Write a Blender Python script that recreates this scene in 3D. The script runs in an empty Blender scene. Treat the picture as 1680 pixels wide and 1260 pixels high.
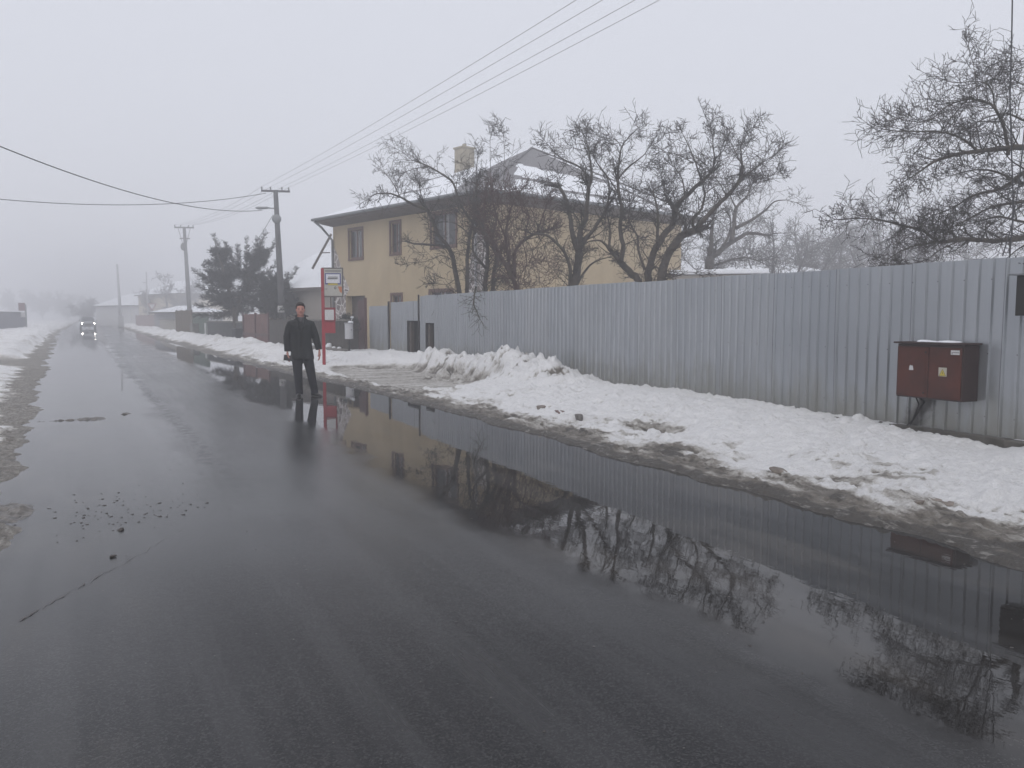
import bpy, bmesh, math, random
import numpy as np
from mathutils import Vector, Matrix, Euler

C = bpy.context.scene.collection
R = math.radians
# ---------------------------------------------------------------- camera
FPX = 1345.0; HOR = 518.0; CZ = 1.58
PITCH = math.atan((630 - HOR) / FPX)
YAW = math.atan((840 - 150) / (FPX / math.cos(PITCH)))      # the road runs along +Y, the lens looks right of it
cam_d = bpy.data.cameras.new('camera'); cam = bpy.data.objects.new('camera', cam_d); C.objects.link(cam)
cam.location = (0, 0, CZ); cam.rotation_euler = (math.pi / 2 - PITCH, 0, -YAW)
cam_d.sensor_width = 36; cam_d.lens = 36 * FPX / 1680; cam_d.clip_end = 2000; cam_d.clip_start = 0.05
bpy.context.scene.camera = cam
# ---------------------------------------------------------------- sky and light
world = bpy.data.worlds.new("World"); bpy.context.scene.world = world; world.use_nodes = True
nt = world.node_tree; nt.nodes.clear()
wo = nt.nodes.new('ShaderNodeOutputWorld'); bg = nt.nodes.new('ShaderNodeBackground')
sky = nt.nodes.new('ShaderNodeTexSky'); sky.sky_type = 'NISHITA'; sky.sun_disc = False
SUN_EL, SUN_AZ = 48, 215
sky.sun_elevation = R(SUN_EL); sky.sun_rotation = R(SUN_AZ); sky.dust_density = 6; sky.air_density = 1.5
mixw = nt.nodes.new('ShaderNodeMix'); mixw.data_type = 'RGBA'; mixw.inputs[0].default_value = 0.93
mixw.inputs[7].default_value = (7.8, 8.0, 8.8, 1)             # the even cloud layer above the fog
nt.links.new(sky.outputs[0], mixw.inputs[6]); nt.links.new(mixw.outputs[2], bg.inputs[0])
bg.inputs[1].default_value = 0.1
nt.links.new(bg.outputs[0], wo.inputs[0])
sd = bpy.data.lights.new('sun', 'SUN'); sd.energy = 1.0; sd.angle = R(60); sd.color = (1, .97, .93)
sun = bpy.data.objects.new('sun', sd); C.objects.link(sun)
sun.rotation_euler = (R(90 - SUN_EL), 0, R(180 - SUN_AZ))
vs = bpy.context.scene.view_settings
vs.view_transform = 'Standard'; vs.look = 'None'; vs.exposure = 0.0; vs.gamma = 1
cy = bpy.context.scene.cycles
cy.use_denoising = True; cy.volume_bounces = 3; cy.max_bounces = 8; cy.transparent_max_bounces = 8
cy.sample_clamp_indirect = 4

rnd = random.Random(7)
# ---------------------------------------------------------------- measuring helpers
def ray(px, py):
    x = (px - 840) / FPX; y = -(py - 630) / FPX
    fy = math.cos(PITCH) + y * math.sin(PITCH); fz = -math.sin(PITCH) + y * math.cos(PITCH)
    return Vector((x * math.cos(YAW) + fy * math.sin(YAW), -x * math.sin(YAW) + fy * math.cos(YAW), fz))
def G(px, py, z=0.0):
    d = ray(px, py); t = (z - CZ) / d.z; return Vector((d.x * t, d.y * t, z))
def AT(px, py, depth):
    return Vector((0, 0, CZ)) + ray(px, py) * depth
def fenceX(y): return 8.73 + 0.022 * y
def Redge(y): return float(np.interp(y, [-10, 3, 7, 13.5, 19, 26, 44, 90, 140, 300], [5.16, 5.16, 5.18, 5.22, 5.0, 4.6, 4.05, 3.6, 3.4, 3.4]))
def Ledge(y): return float(np.interp(y, [-10, 4, 8, 20, 30, 60, 90, 300], [-.45, -.5, -.74, -1.1, -1.4, -2.2, -2.9, -3.2]))

# ---------------------------------------------------------------- noise
def vnoise(x, y, seed=0):
    xi = np.floor(x).astype(np.int64); yi = np.floor(y).astype(np.int64)
    xf = x - xi; yf = y - yi
    def h(a, b):
        n = (a * 374761393 + b * 668265263 + seed * 974711) & 0xffffffff
        n = ((n ^ (n >> 13)) * 1274126177) & 0xffffffff
        return ((n ^ (n >> 16)) & 0xffff) / 65535.0
    u = xf * xf * (3 - 2 * xf); v = yf * yf * (3 - 2 * yf)
    return (h(xi, yi) * (1 - u) + h(xi + 1, yi) * u) * (1 - v) + (h(xi, yi + 1) * (1 - u) + h(xi + 1, yi + 1) * u) * v
def fbm(x, y, f, o=4, seed=0, gain=.5):
    t = 0; a = 1; s = 0
    for k in range(o):
        t = t + a * vnoise(x * f, y * f, seed + k * 17); s += a; a *= gain; f *= 2.03
    return t / s
def sstep(a, b, x):
    t = np.clip((x - a) / (b - a), 0, 1); return t * t * (3 - 2 * t)

# ---------------------------------------------------------------- materials
MATS = {}
def mat(name, color, rough=.7, metal=0, spec=.5, var=0.0, vscale=3.0, bump=0.0, bscale=20.0, color2=None, ior=None, coat=0, detail=6):
    if name in MATS: return MATS[name]
    m = bpy.data.materials.new(name); m.use_nodes = True; n = m.node_tree; b = n.nodes['Principled BSDF']
    b.inputs['Roughness'].default_value = rough; b.inputs['Metallic'].default_value = metal
    b.inputs['Specular IOR Level'].default_value = spec
    if ior: b.inputs['IOR'].default_value = ior
    b.inputs['Coat Weight'].default_value = coat
    tc = n.nodes.new('ShaderNodeTexCoord')
    if color2 is None: color2 = tuple(c * (1 - var) for c in color); 
    ns = n.nodes.new('ShaderNodeTexNoise'); ns.inputs['Scale'].default_value = vscale; ns.inputs['Detail'].default_value = detail
    n.links.new(tc.outputs['Object'], ns.inputs['Vector'])
    rp = n.nodes.new('ShaderNodeValToRGB'); rp.color_ramp.elements[0].position = .35; rp.color_ramp.elements[1].position = .65
    rp.color_ramp.elements[0].color = (*color2, 1); rp.color_ramp.elements[1].color = (*color, 1)
    n.links.new(ns.outputs['Fac'], rp.inputs['Fac']); n.links.new(rp.outputs['Color'], b.inputs['Base Color'])
    if bump:
        nb = n.nodes.new('ShaderNodeTexNoise'); nb.inputs['Scale'].default_value = bscale; nb.inputs['Detail'].default_value = 8
        bp = n.nodes.new('ShaderNodeBump'); bp.inputs['Strength'].default_value = bump; bp.inputs['Distance'].default_value = .02
        n.links.new(tc.outputs['Object'], nb.inputs['Vector']); n.links.new(nb.outputs['Fac'], bp.inputs['Height'])
        n.links.new(bp.outputs['Normal'], b.inputs['Normal'])
    MATS[name] = m; return m
def emis(name, color, s):
    m = bpy.data.materials.new(name); m.use_nodes = True; b = m.node_tree.nodes['Principled BSDF']
    b.inputs['Emission Color'].default_value = (*color, 1); b.inputs['Emission Strength'].default_value = s
    b.inputs['Base Color'].default_value = (*color, 1); return m
class NT:
    """small node-graph helper"""
    def __init__(s, name):
        s.m = bpy.data.materials.new(name); s.m.use_nodes = True; s.n = s.m.node_tree; s.b = s.n.nodes['Principled BSDF']
        s.tc = s.n.nodes.new('ShaderNodeTexCoord'); s.sep = s.n.nodes.new('ShaderNodeSeparateXYZ')
        s.n.links.new(s.tc.outputs['Object'], s.sep.inputs[0]); MATS[name] = s.m
    def put(s, sock, v):
        if hasattr(v, 'is_output'): s.n.links.new(v, sock)
        else: sock.default_value = v
    def math(s, op, a, b=0.0, c=0.0):
        m = s.n.nodes.new('ShaderNodeMath'); m.operation = op
        s.put(m.inputs[0], a); s.put(m.inputs[1], b); s.put(m.inputs[2], c); return m.outputs[0]
    def step(s, x, a, b, lo=0.0, hi=1.0):
        m = s.n.nodes.new('ShaderNodeMapRange'); m.interpolation_type = 'SMOOTHSTEP'
        s.put(m.inputs[0], x); s.put(m.inputs[1], a); s.put(m.inputs[2], b); s.put(m.inputs[3], lo); s.put(m.inputs[4], hi); return m.outputs[0]
    def noise(s, scale, detail=6, stretch=None, rough=.5):
        t = s.n.nodes.new('ShaderNodeTexNoise'); t.inputs['Scale'].default_value = scale; t.inputs['Detail'].default_value = detail
        t.inputs['Roughness'].default_value = rough
        v = s.tc.outputs['Object']
        if stretch:
            mp = s.n.nodes.new('ShaderNodeMapping'); mp.inputs['Scale'].default_value = stretch
            s.n.links.new(v, mp.inputs[0]); v = mp.outputs[0]
        s.n.links.new(v, t.inputs['Vector']); return t.outputs['Fac']
    def voro(s, scale, feature='F1', out='Distance'):
        t = s.n.nodes.new('ShaderNodeTexVoronoi'); t.inputs['Scale'].default_value = scale; t.feature = feature
        s.n.links.new(s.tc.outputs['Object'], t.inputs['Vector']); return t.outputs[out]
    def mix(s, f, a, b):
        m = s.n.nodes.new('ShaderNodeMix'); m.data_type = 'RGBA'
        s.put(m.inputs[0], f); 
        for i, v in ((6, a), (7, b)):
            if isinstance(v, tuple): v = (*v, 1) if len(v) == 3 else v
            s.put(m.inputs[i], v)
        return m.outputs[2]
    def bump(s, h, strength=.5, dist=.01):
        b = s.n.nodes.new('ShaderNodeBump'); s.put(b.inputs['Strength'], strength); b.inputs['Distance'].default_value = dist
        s.n.links.new(h, b.inputs['Height']); return b.outputs[0]
    def attr(s, name):
        a = s.n.nodes.new('ShaderNodeAttribute'); a.attribute_name = name; return a.outputs['Fac']

# wet road: thin water film over old asphalt; standing water along the right edge and over the left lane
def road_material():
    t = NT('wet_asphalt'); X, Y = t.sep.outputs[0], t.sep.outputs[1]
    wob = t.math('MULTIPLY', t.math('SUBTRACT', t.noise(.55, 5), .5), 1.3)
    wob2 = t.math('MULTIPLY', t.math('SUBTRACT', t.noise(6, 4), .5), .25)
    xr = t.math('ADD', t.math('ADD', X, wob), wob2)
    pr = t.step(xr, 2.05, 3.25)                                         # puddle along the right edge
    yfar = t.step(Y, 5.5, 10.5)
    pl = t.math('MULTIPLY', t.step(xr, 1.3, .3), yfar)                  # sheet of water over the left lane
    near = t.math('MULTIPLY', t.math('SUBTRACT', 1.0, yfar), t.step(xr, 1.2, -.6, 0, .55))
    pud = t.math('MAXIMUM', t.math('MAXIMUM', pr, pl), near)
    # worn joint down the middle of the carriageway
    xs = t.math('ADD', X, t.math('MULTIPLY', t.math('SUBTRACT', t.noise(1.2, 4), .5), .35))
    centre = t.math('ADD', 1.28, t.math('MULTIPLY', Y, -.017))
    dj = t.math('ABSOLUTE', t.math('SUBTRACT', xs, centre))
    grit = t.voro(38.0)
    joint = t.math('MULTIPLY', t.step(dj, .14, .02), t.step(t.noise(9, 5), .38, .58))
    joint = t.math('MULTIPLY', joint, t.step(Y, 6.0, 11.0))
    dry = t.math('MULTIPLY', t.step(pud, .75, .1), 1.0)
    grain = t.noise(240, 3, rough=.7)
    patches = t.noise(.35, 5)
    rough = t.math('MULTIPLY', dry, t.math('MULTIPLY', t.step(patches, .3, .7, .15, .24), t.step(Y, 3.5, 8.0, 1.0, .68)))
    rough = t.math('ADD', rough, .018)
    rough = t.math('ADD', rough, t.math('MULTIPLY', joint, .10))
    rough = t.math('ADD', rough, t.math('MULTIPLY', t.math('MULTIPLY', dry, t.step(t.noise(2.2, 5, (1.6, .05, 1), .6), .42, .62)), .05))
    t.put(t.b.inputs['Roughness'], rough)
    t.b.inputs['IOR'].default_value = 1.33
    stone = t.step(t.voro(120.0, out='Color'), .2, .9)
    sc = t.n.nodes.new('ShaderNodeSeparateColor'); t.n.links.new(t.voro(125.0, out='Color'), sc.inputs[0])
    agg = t.step(t.math('ADD', t.math('MULTIPLY', sc.outputs[0], .7), t.math('MULTIPLY', grain, .3)), .45, .95)
    c = t.mix(agg, (.008, .008, .009), (.060, .059, .060))
    c = t.mix(t.step(patches, .3, .7, .1, .6), c, (.010, .010, .011))
    silt = t.math('MULTIPLY', t.step(t.noise(1.7, 6, (1, .35, 1), .6), .46, .66), t.math('MAXIMUM', pr, t.step(X, .6, -.6)))
    c = t.mix(t.math('MULTIPLY', pr, .6), c, (.020, .018, .016))
    c = t.mix(t.math('MULTIPLY', silt, .7), c, (.062, .056, .050))
    track = t.math('MULTIPLY', t.step(t.math('ABSOLUTE', t.math('SUBTRACT', xs, 2.35)), .45, .1), t.step(t.noise(.8, 4), .35, .6))
    c = t.mix(t.math('MULTIPLY', track, .35), c, (.050, .050, .052))
    c = t.mix(t.math('MULTIPLY', joint, .6), c, (.012, .012, .013))
    glint = t.math('MULTIPLY', t.step(t.voro(150.0), .16, .05), t.step(t.noise(60, 2), .55, .7))
    c = t.mix(t.math('MULTIPLY', t.math('MULTIPLY', glint, dry), .5), c, (.14, .14, .14))
    lane = t.noise(2.2, 5, (1.6, .05, 1), .6)
    c = t.mix(t.step(lane, .42, .62, 0, .45), c, (.052, .052, .054))
    t.put(t.b.inputs['Base Color'], c)
    h = t.math('ADD', t.math('MULTIPLY', grain, .5), t.math('MULTIPLY', t.noise(95, 4), .6))
    h = t.math('ADD', h, t.math('ADD', t.math('MULTIPLY', t.noise(22, 3), .5), t.math('MULTIPLY', sc.outputs[0], .5)))
    ndry = t.bump(h, t.math('MULTIPLY', t.math('MULTIPLY', dry, t.step(Y, 3.0, 7.5, 1.0, .28)), t.step(patches, .3, .7, .25, .48)), .010)
    # faint ripples everywhere on the water
    b2 = t.n.nodes.new('ShaderNodeBump'); b2.inputs['Strength'].default_value = .05; b2.inputs['Distance'].default_value = .01
    t.n.links.new(t.noise(9, 3, (1, .35, 1)), b2.inputs['Height']); t.n.links.new(ndry, b2.inputs['Normal'])
    b3 = t.n.nodes.new('ShaderNodeBump'); t.put(b3.inputs['Strength'], t.math('MULTIPLY', joint, .12)); b3.inputs['Distance'].default_value = .02
    t.n.links.new(grit, b3.inputs['Height']); t.n.links.new(b2.outputs[0], b3.inputs['Normal'])
    t.n.links.new(b3.outputs[0], t.b.inputs['Normal'])
    return t.m
# old wet snow: clean where untouched, brown grit where the plough and spray reached ('dirt' is painted per vertex)
def snow_material():
    t = NT('old_snow'); d = t.attr('dirt'); n1 = t.noise(7, 7, rough=.65); n2 = t.noise(60, 4, rough=.7)
    dd = t.math('ADD', d, t.math('MULTIPLY', t.math('SUBTRACT', n1, .5), .5))
    dd = t.math('ADD', dd, t.math('MULTIPLY', t.math('SUBTRACT', n2, .5), .35))
    f = t.step(dd, .0, 1.0)
    c = t.mix(t.step(n1, .3, .7), (.80, .80, .81), (.87, .87, .875))
    c = t.mix(t.step(f, 0.05, .5), c, (.52, .50, .47))
    c = t.mix(t.step(f, .35, .8), c, (.205, .185, .16))
    c = t.mix(t.step(f, .8, 1.0), c, (.085, .078, .07))
    stk = t.noise(9, 6, (2.6, .7, 1), .65)
    c = t.mix(t.math('MULTIPLY', t.step(stk, .48, .62), t.step(f, .25, .6, 0, .75)), c, (.10, .088, .075))
    c = t.mix(t.math('MULTIPLY', t.step(stk, .44, .34), t.step(f, .25, .6, 0, .6)), c, (.44, .42, .39))
    sp = t.math('MULTIPLY', t.step(t.voro(26.0), .17, .06), t.step(t.math('ADD', n1, t.math('MULTIPLY', d, .8)), .50, .70))
    c = t.mix(t.math('MULTIPLY', sp, .8), c, (.13, .115, .10))
    t.put(t.b.inputs['Base Color'], c)
    t.put(t.b.inputs['Roughness'], t.step(f, .2, 1.0, .75, .42)); t.b.inputs['Specular IOR Level'].default_value = .35
    h = t.math('ADD', t.math('MULTIPLY', n2, .5), t.math('MULTIPLY', t.noise(22, 5, rough=.7), 1.0))
    h = t.math('ADD', h, t.math('MULTIPLY', t.noise(9, 3), 1.2))
    t.n.links.new(t.bump(h, 1.0, .045), t.b.inputs['Normal'])
    return t.m
def fence_material():
    t = NT('galvanised_sheet'); X, Y, Z = t.sep.outputs
    st = t.noise(14, 4, (1, 1, .08)); big = t.noise(.9, 4, (1, .6, .5))
    c = t.mix(t.step(st, .3, .7), (.35, .37, .395), (.42, .44, .465))
    c = t.mix(t.step(big, .35, .7), c, (.33, .35, .375))
    sid = t.math('FLOOR', t.math('DIVIDE', t.math('ADD', Y, 6.0), 1.155)); wn = t.n.nodes.new('ShaderNodeTexWhiteNoise'); wn.noise_dimensions = '1D'; t.n.links.new(sid, wn.inputs['W'])
    c = t.mix(t.math('MULTIPLY', wn.outputs['Value'], .35), c, (.42, .43, .44))
    lap = t.math('ABSOLUTE', t.math('SUBTRACT', t.math('FRACT', t.math('DIVIDE', t.math('ADD', Y, 6.0), 1.155)), .985))
    c = t.mix(t.step(lap, .010, .003, 0, .6), c, (.10, .10, .105))
    sy = t.math('MULTIPLY', t.math('SUBTRACT', t.math('FRACT', t.math('DIVIDE', t.math('ADD', Y, 6.03), .33)), .5), .33)
    sz = t.math('MINIMUM', t.math('MINIMUM', t.math('ABSOLUTE', t.math('SUBTRACT', Z, .46)), t.math('ABSOLUTE', t.math('SUBTRACT', Z, 1.16))), t.math('ABSOLUTE', t.math('SUBTRACT', Z, 1.98)))
    sr = t.math('SQRT', t.math('ADD', t.math('MULTIPLY', sy, sy), t.math('MULTIPLY', sz, sz)))
    run = t.math('MULTIPLY', t.step(t.math('ABSOLUTE', sy), .012, .0), t.step(t.noise(2.0, 3), .55, .7, 0, .25))
    c = t.mix(run, c, (.18, .16, .13)); c = t.mix(t.step(sr, .010, .005, 0, .8), c, (.09, .085, .08))
    # grime from the splashed foot of the sheets
    low = t.math('ADD', Z, t.math('MULTIPLY', t.math('SUBTRACT', t.noise(6, 6, (1, 1, .3), .6), .5), 1.3))
    c = t.mix(t.step(low, .95, .1, 0, .75), c, (.25, .245, .21))
    # soot and cable stain beneath the meter cabinet
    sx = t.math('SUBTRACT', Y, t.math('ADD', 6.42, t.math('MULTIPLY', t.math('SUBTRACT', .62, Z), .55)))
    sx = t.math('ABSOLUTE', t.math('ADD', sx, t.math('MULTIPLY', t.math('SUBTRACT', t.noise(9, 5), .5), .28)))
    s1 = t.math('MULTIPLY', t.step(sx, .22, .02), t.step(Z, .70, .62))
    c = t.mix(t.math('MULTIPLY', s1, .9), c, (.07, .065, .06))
    t.put(t.b.inputs['Base Color'], c)
    t.b.inputs['Metallic'].default_value = .72
    t.put(t.b.inputs['Roughness'], t.step(st, .3, .7, .33, .43)); return t.m
def plaster_material():
    t = NT('yellow_plaster'); a = t.noise(1.1, 5, (1, 1, .5)); b_ = t.noise(40, 5)
    c = t.mix(t.step(a, .3, .7), (.43, .345, .225), (.50, .405, .265))
    c = t.mix(t.step(t.noise(3, 6, (1, 1, .15)), .55, .8, 0, .35), c, (.36, .27, .15))
    t.put(t.b.inputs['Base Color'], c); t.b.inputs['Roughness'].default_value = .9
    t.n.links.new(t.bump(b_, .4, .01), t.b.inputs['Normal']); return t.m
def veneer_material():
    t = NT('stone_veneer'); v = t.voro(3.4, 'DISTANCE_TO_EDGE'); cc = t.voro(3.4, out='Color')
    sx = t.n.nodes.new('ShaderNodeSeparateColor'); t.n.links.new(cc, sx.inputs[0])
    c = t.mix(sx.outputs[0], (.13, .105, .10), (.42, .37, .35))
    c = t.mix(t.step(v, .09, .04), c, (.62, .59, .58))
    t.put(t.b.inputs['Base Color'], c); t.b.inputs['Roughness'].default_value = .85; return t.m
def roof_material():
    t = NT('slate_and_snow'); Z = t.sep.outputs[2]; s = t.attr('snow')
    n1 = t.noise(1.6, 5); f = t.step(t.math('ADD', s, t.math('MULTIPLY', t.math('SUBTRACT', n1, .5), .5)), .42, .55)
    br = t.n.nodes.new('ShaderNodeTexWave'); br.bands_direction = 'Z'; br.inputs['Scale'].default_value = 3.4; br.inputs['Distortion'].default_value = .6
    t.n.links.new(t.tc.outputs['Object'], br.inputs[0])
    c0 = t.mix(br.outputs['Fac'], (.14, .135, .14), (.21, .205, .215))
    c = t.mix(f, c0, (.80, .82, .86)); t.put(t.b.inputs['Base Color'], c); t.b.inputs['Roughness'].default_value = .8
    t.n.links.new(t.bump(t.math('ADD', f, t.math('MULTIPLY', br.outputs['Fac'], .2)), .5, .04), t.b.inputs['Normal']); return t.m
def bark_material(name, c1, c2):
    t = NT(name); c = t.mix(t.step(t.noise(9, 5), .35, .65), c1, c2)
    c = t.mix(t.step(t.noise(2.2, 5), .55, .7, 0, .45), c, (.075, .085, .045))
    t.put(t.b.inputs['Base Color'], c); t.b.inputs['Roughness'].default_value = .85
    t.n.links.new(t.bump(t.noise(30, 4), .6, .01), t.b.inputs['Normal']); return t.m

M_ROAD = road_material(); M_SNOW = snow_material(); M_FENCE = fence_material(); M_PLASTER = plaster_material()
M_VENEER = veneer_material(); M_ROOF = roof_material()
M_BARK = bark_material('bark', (.040, .033, .027), (.075, .062, .050))
M_BARK_RED = bark_material('reddish_bark', (.060, .034, .030), (.085, .052, .045))
M_TWIG = mat('twig_bark', (.040, .033, .028), .8, var=.3, vscale=5)
M_TWIG_RED = mat('red_twig_bark', (.085, .048, .042), .8, var=.3, vscale=5)
M_NEEDLE = mat('needles', (.020, .027, .023), .7, var=.45, vscale=1.5)
M_CONC = mat('concrete', (.20, .19, .175), .85, var=.35, vscale=5, bump=.4, bscale=30)
M_DARKWOOD = mat('dark_wood', (.075, .055, .042), .8, var=.4, vscale=6)
M_BLACK = mat('dark_hollow', (.02, .018, .017), .9)
M_STEEL = mat('grey_steel', (.22, .23, .24), .5, .4, var=.2)
M_CABINET = mat('rust_red_paint', (.095, .031, .022), .6, spec=.15, vscale=4, color2=(.058, .023, .018), bump=.15, bscale=9)
M_CABDARK = mat('rust_dark', (.035, .016, .014), .6, var=.3)
M_RED = mat('red_paint', (.33, .016, .028), .4, var=.2, vscale=3)
M_WHITE = mat('white_board', (.55, .55, .55), .5, var=.08)
M_CREAM = mat('cream_board', (.42, .40, .34), .5, var=.08)
M_BLUE = mat('blue_print', (.035, .04, .20), .5)
M_GREYTXT = mat('grey_print', (.16, .16, .16), .6)
M_YELLOW = mat('yellow_print', (.52, .42, .05), .5, var=.15)
M_ORANGE = mat('orange_print', (.45, .14, .04), .5)
M_INK = mat('black_print', (.03, .03, .03), .6)
M_WINFRAME = mat('brown_window_wood', (.135, .072, .055), .6, var=.25)
M_PANE = mat('window_glass', (.035, .037, .042), .08, spec=.8)
M_CURTAIN = mat('curtain', (.32, .32, .33), .8, var=.2, vscale=8)
M_SOFFIT = mat('soffit_boards', (.12, .10, .09), .8, var=.25)
M_CHIM = mat('chimney_plaster', (.40, .355, .27), .9, var=.35, vscale=2.2)
M_WIRE = mat('wire', (.035, .035, .04), .6)
M_POLE = mat('pole_concrete', (.10, .10, .105), .85, var=.3, vscale=2)
M_GREYWALL = mat('grey_render', (.33, .30, .27), .9, var=.15, vscale=.8)
M_ALU = mat('aluminium_wire', (.22, .22, .23), .6)
M_POLEFAR = mat('fog_paled_pole', (.24, .24, .25), .85, var=.2)  # concrete lightened so that fog fading is in its colour
M_POLEMIST = mat('fog_paled_far_pole', (.42, .42, .43), .85)  # paler again: distant haze painted into the pole colour
M_TWIGHAZE = mat('fog_paled_twigs', (.09, .085, .083), .85, var=.2)  # bark colour raised to imitate fog in front of the trees
M_TWIGMIST = mat('fog_paled_far_twigs', (.36, .36, .37), .85, var=.15)  # no ice here, deeper fog is painted into the twig colour
M_SNOWPLAIN = mat('snow_clean', (.78, .80, .84), .75, var=.06, vscale=2, bump=.4, bscale=6)
M_ICEDIRT = mat('dirty_ice', (.26, .225, .195), .55, color2=(.13, .11, .095), vscale=12, bump=.7, bscale=30)
M_GRIT = mat('grit', (.06, .05, .045), .6, var=.4, vscale=30)

# ---------------------------------------------------------------- mesh building
class MB:
    def __init__(s): s.v = []; s.f = []
    def quad(s, a, b, c, d): n = len(s.v); s.v += [Vector(a), Vector(b), Vector(c), Vector(d)]; s.f.append((n, n + 1, n + 2, n + 3)); return s
    def poly(s, pts): n = len(s.v); s.v += [Vector(p) for p in pts]; s.f.append(tuple(range(n, n + len(pts)))); return s
    def box(s, lo, hi, M=None):
        n = len(s.v); p = [Vector((x, y, z)) for z in (lo[2], hi[2]) for y in (lo[1], hi[1]) for x in (lo[0], hi[0])]
        if M is not None: p = [M @ q for q in p]
        s.v += p
        for f in ((0, 2, 3, 1), (4, 5, 7, 6), (0, 1, 5, 4), (2, 6, 7, 3), (0, 4, 6, 2), (1, 3, 7, 5)): s.f.append(tuple(n + i for i in f))
        return s
    def obox(s, c, ux, uy, uz):          # centre and three half-axis vectors
        M = Matrix((Vector(ux), Vector(uy), Vector(uz))).transposed().to_4x4(); M.translation = Vector(c)
        return s.box((-1, -1, -1), (1, 1, 1), M)
    def tube(s, pts, rad, n=6, cap=True, squash=1.0):
        pts = [Vector(p) for p in pts]; k = len(pts)
        if not hasattr(rad, '__len__'): rad = [rad] * k
        up = Vector((0, 0, 1)); base = len(s.v); u = None
        for i in range(k):
            d = (pts[min(i + 1, k - 1)] - pts[max(i - 1, 0)])
            if d.length < 1e-9: d = Vector((0, 0, 1))
            d.normalize()
            if u is None: u = d.cross(up if abs(d.z) < .9 else Vector((1, 0, 0)))
            else: u = u - d * u.dot(d)
            if u.length < 1e-6: u = d.orthogonal()
            u.normalize(); w = d.cross(u)
            for j in range(n):
                a = 2 * math.pi * j / n
                s.v.append(pts[i] + (u * math.cos(a) + w * math.sin(a) * squash) * rad[i])
        for i in range(k - 1):
            for j in range(n):
                a = base + i * n + j; b = base + i * n + (j + 1) % n; s.f.append((a, b, b + n, a + n))
        if cap and n > 2:
            s.f.append(tuple(base + j for j in reversed(range(n)))); s.f.append(tuple(base + (k - 1) * n + j for j in range(n)))
        return s
    def loft(s, rings, n=16):            # rings: (centre, rx, ry) in local z-up sections; elliptical, optional power
        base = len(s.v)
        for r in rings:
            c, rx, ry = r[0], r[1], r[2]; pw = r[3] if len(r) > 3 else 1.0
            for j in range(n):
                a = 2 * math.pi * j / n; ca, sa = math.cos(a), math.sin(a)
                s.v.append(Vector((c[0] + rx * math.copysign(abs(ca) ** pw, ca), c[1] + ry * math.copysign(abs(sa) ** pw, sa), c[2])))
        for i in range(len(rings) - 1):
            for j in range(n):
                a = base + i * n + j; b = base + i * n + (j + 1) % n; s.f.append((a, b, b + n, a + n))
        s.f.append(tuple(base + j for j in reversed(range(n)))); s.f.append(tuple(base + (len(rings) - 1) * n + j for j in range(n)))
        return s
    def ball(s, c, rx, ry=None, rz=None, nu=12, nv=8, jit=0, rg=None):
        ry = ry or rx; rz = rz or rx; c = Vector(c); base = len(s.v)
        def j(): return 1 + (rg.uniform(-jit, jit) if jit else 0)
        s.v.append(c + Vector((0, 0, -rz)))
        for i in range(1, nv):
            t = math.pi * i / nv
            for k in range(nu):
                a = 2 * math.pi * k / nu; q = j()
                s.v.append(c + Vector((rx * math.sin(t) * math.cos(a) * q, ry * math.sin(t) * math.sin(a) * q, -rz * math.cos(t) * q)))
        s.v.append(c + Vector((0, 0, rz))); top = len(s.v) - 1
        for k in range(nu):
            s.f.append((base, base + 1 + (k + 1) % nu, base + 1 + k)); s.f.append((top, top - nu + k, top - nu + (k + 1) % nu))
        for i in range(nv - 2):
            for k in range(nu):
                a = base + 1 + i * nu + k; b = base + 1 + i * nu + (k + 1) % nu; s.f.append((a, b, b + nu, a + nu))
        return s
def tag(o, label=None, cat=None, group=None, kind=None):
    if label: o['label'] = label
    if cat: o['category'] = cat
    if group: o['group'] = group
    if kind: o['kind'] = kind
    return o
def thing(name, label, cat, loc=(0, 0, 0), rz=0, group=None):
    o = bpy.data.objects.new(name, None); C.objects.link(o); o.location = loc; o.rotation_euler = (0, 0, rz)
    o.empty_display_size = .2; o['_m'] = 0
    del o['_m']
    return tag(o, label, cat, group)
def wm(o):
    m = o.matrix_basis.copy()
    return (wm(o.parent) @ m) if o.parent else m
def obj(name, mb, m, parent=None, world=False, smooth=False, bevel=0, label=None):
    me = bpy.data.meshes.new(name); vs_ = mb.v
    if world and parent is not None:
        inv = wm(parent).inverted(); vs_ = [inv @ v for v in vs_]
    me.from_pydata([tuple(v) for v in vs_], [], mb.f); me.materials.append(m)
    if smooth: me.polygons.foreach_set('use_smooth', [True] * len(me.polygons))
    o = bpy.data.objects.new(name, me); C.objects.link(o)
    if parent is not None: o.parent = parent
    if bevel:
        b = o.modifiers.new('bevel', 'BEVEL'); b.width = bevel; b.segments = 2; b.limit_method = 'ANGLE'
    if label: o['label'] = label
    return o
def remesh(mb, voxel, name, m, parent, smooth_it=4):
    """fuse overlapping shapes into one continuous skin"""
    me = bpy.data.meshes.new(name); me.from_pydata([tuple(v) for v in mb.v], [], mb.f)
    o = bpy.data.objects.new(name, me); C.objects.link(o)
    r = o.modifiers.new('r', 'REMESH'); r.mode = 'VOXEL'; r.voxel_size = voxel
    s = o.modifiers.new('s', 'SMOOTH'); s.iterations = smooth_it; s.factor = .5
    dg = bpy.context.evaluated_depsgraph_get(); me2 = bpy.data.meshes.new_from_object(o.evaluated_get(dg))
    o.modifiers.clear(); o.data = me2; me2.materials.clear(); me2.materials.append(m)
    me2.polygons.foreach_set('use_smooth', [True] * len(me2.polygons)); o.parent = parent
    bpy.data.meshes.remove(me); return o
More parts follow.
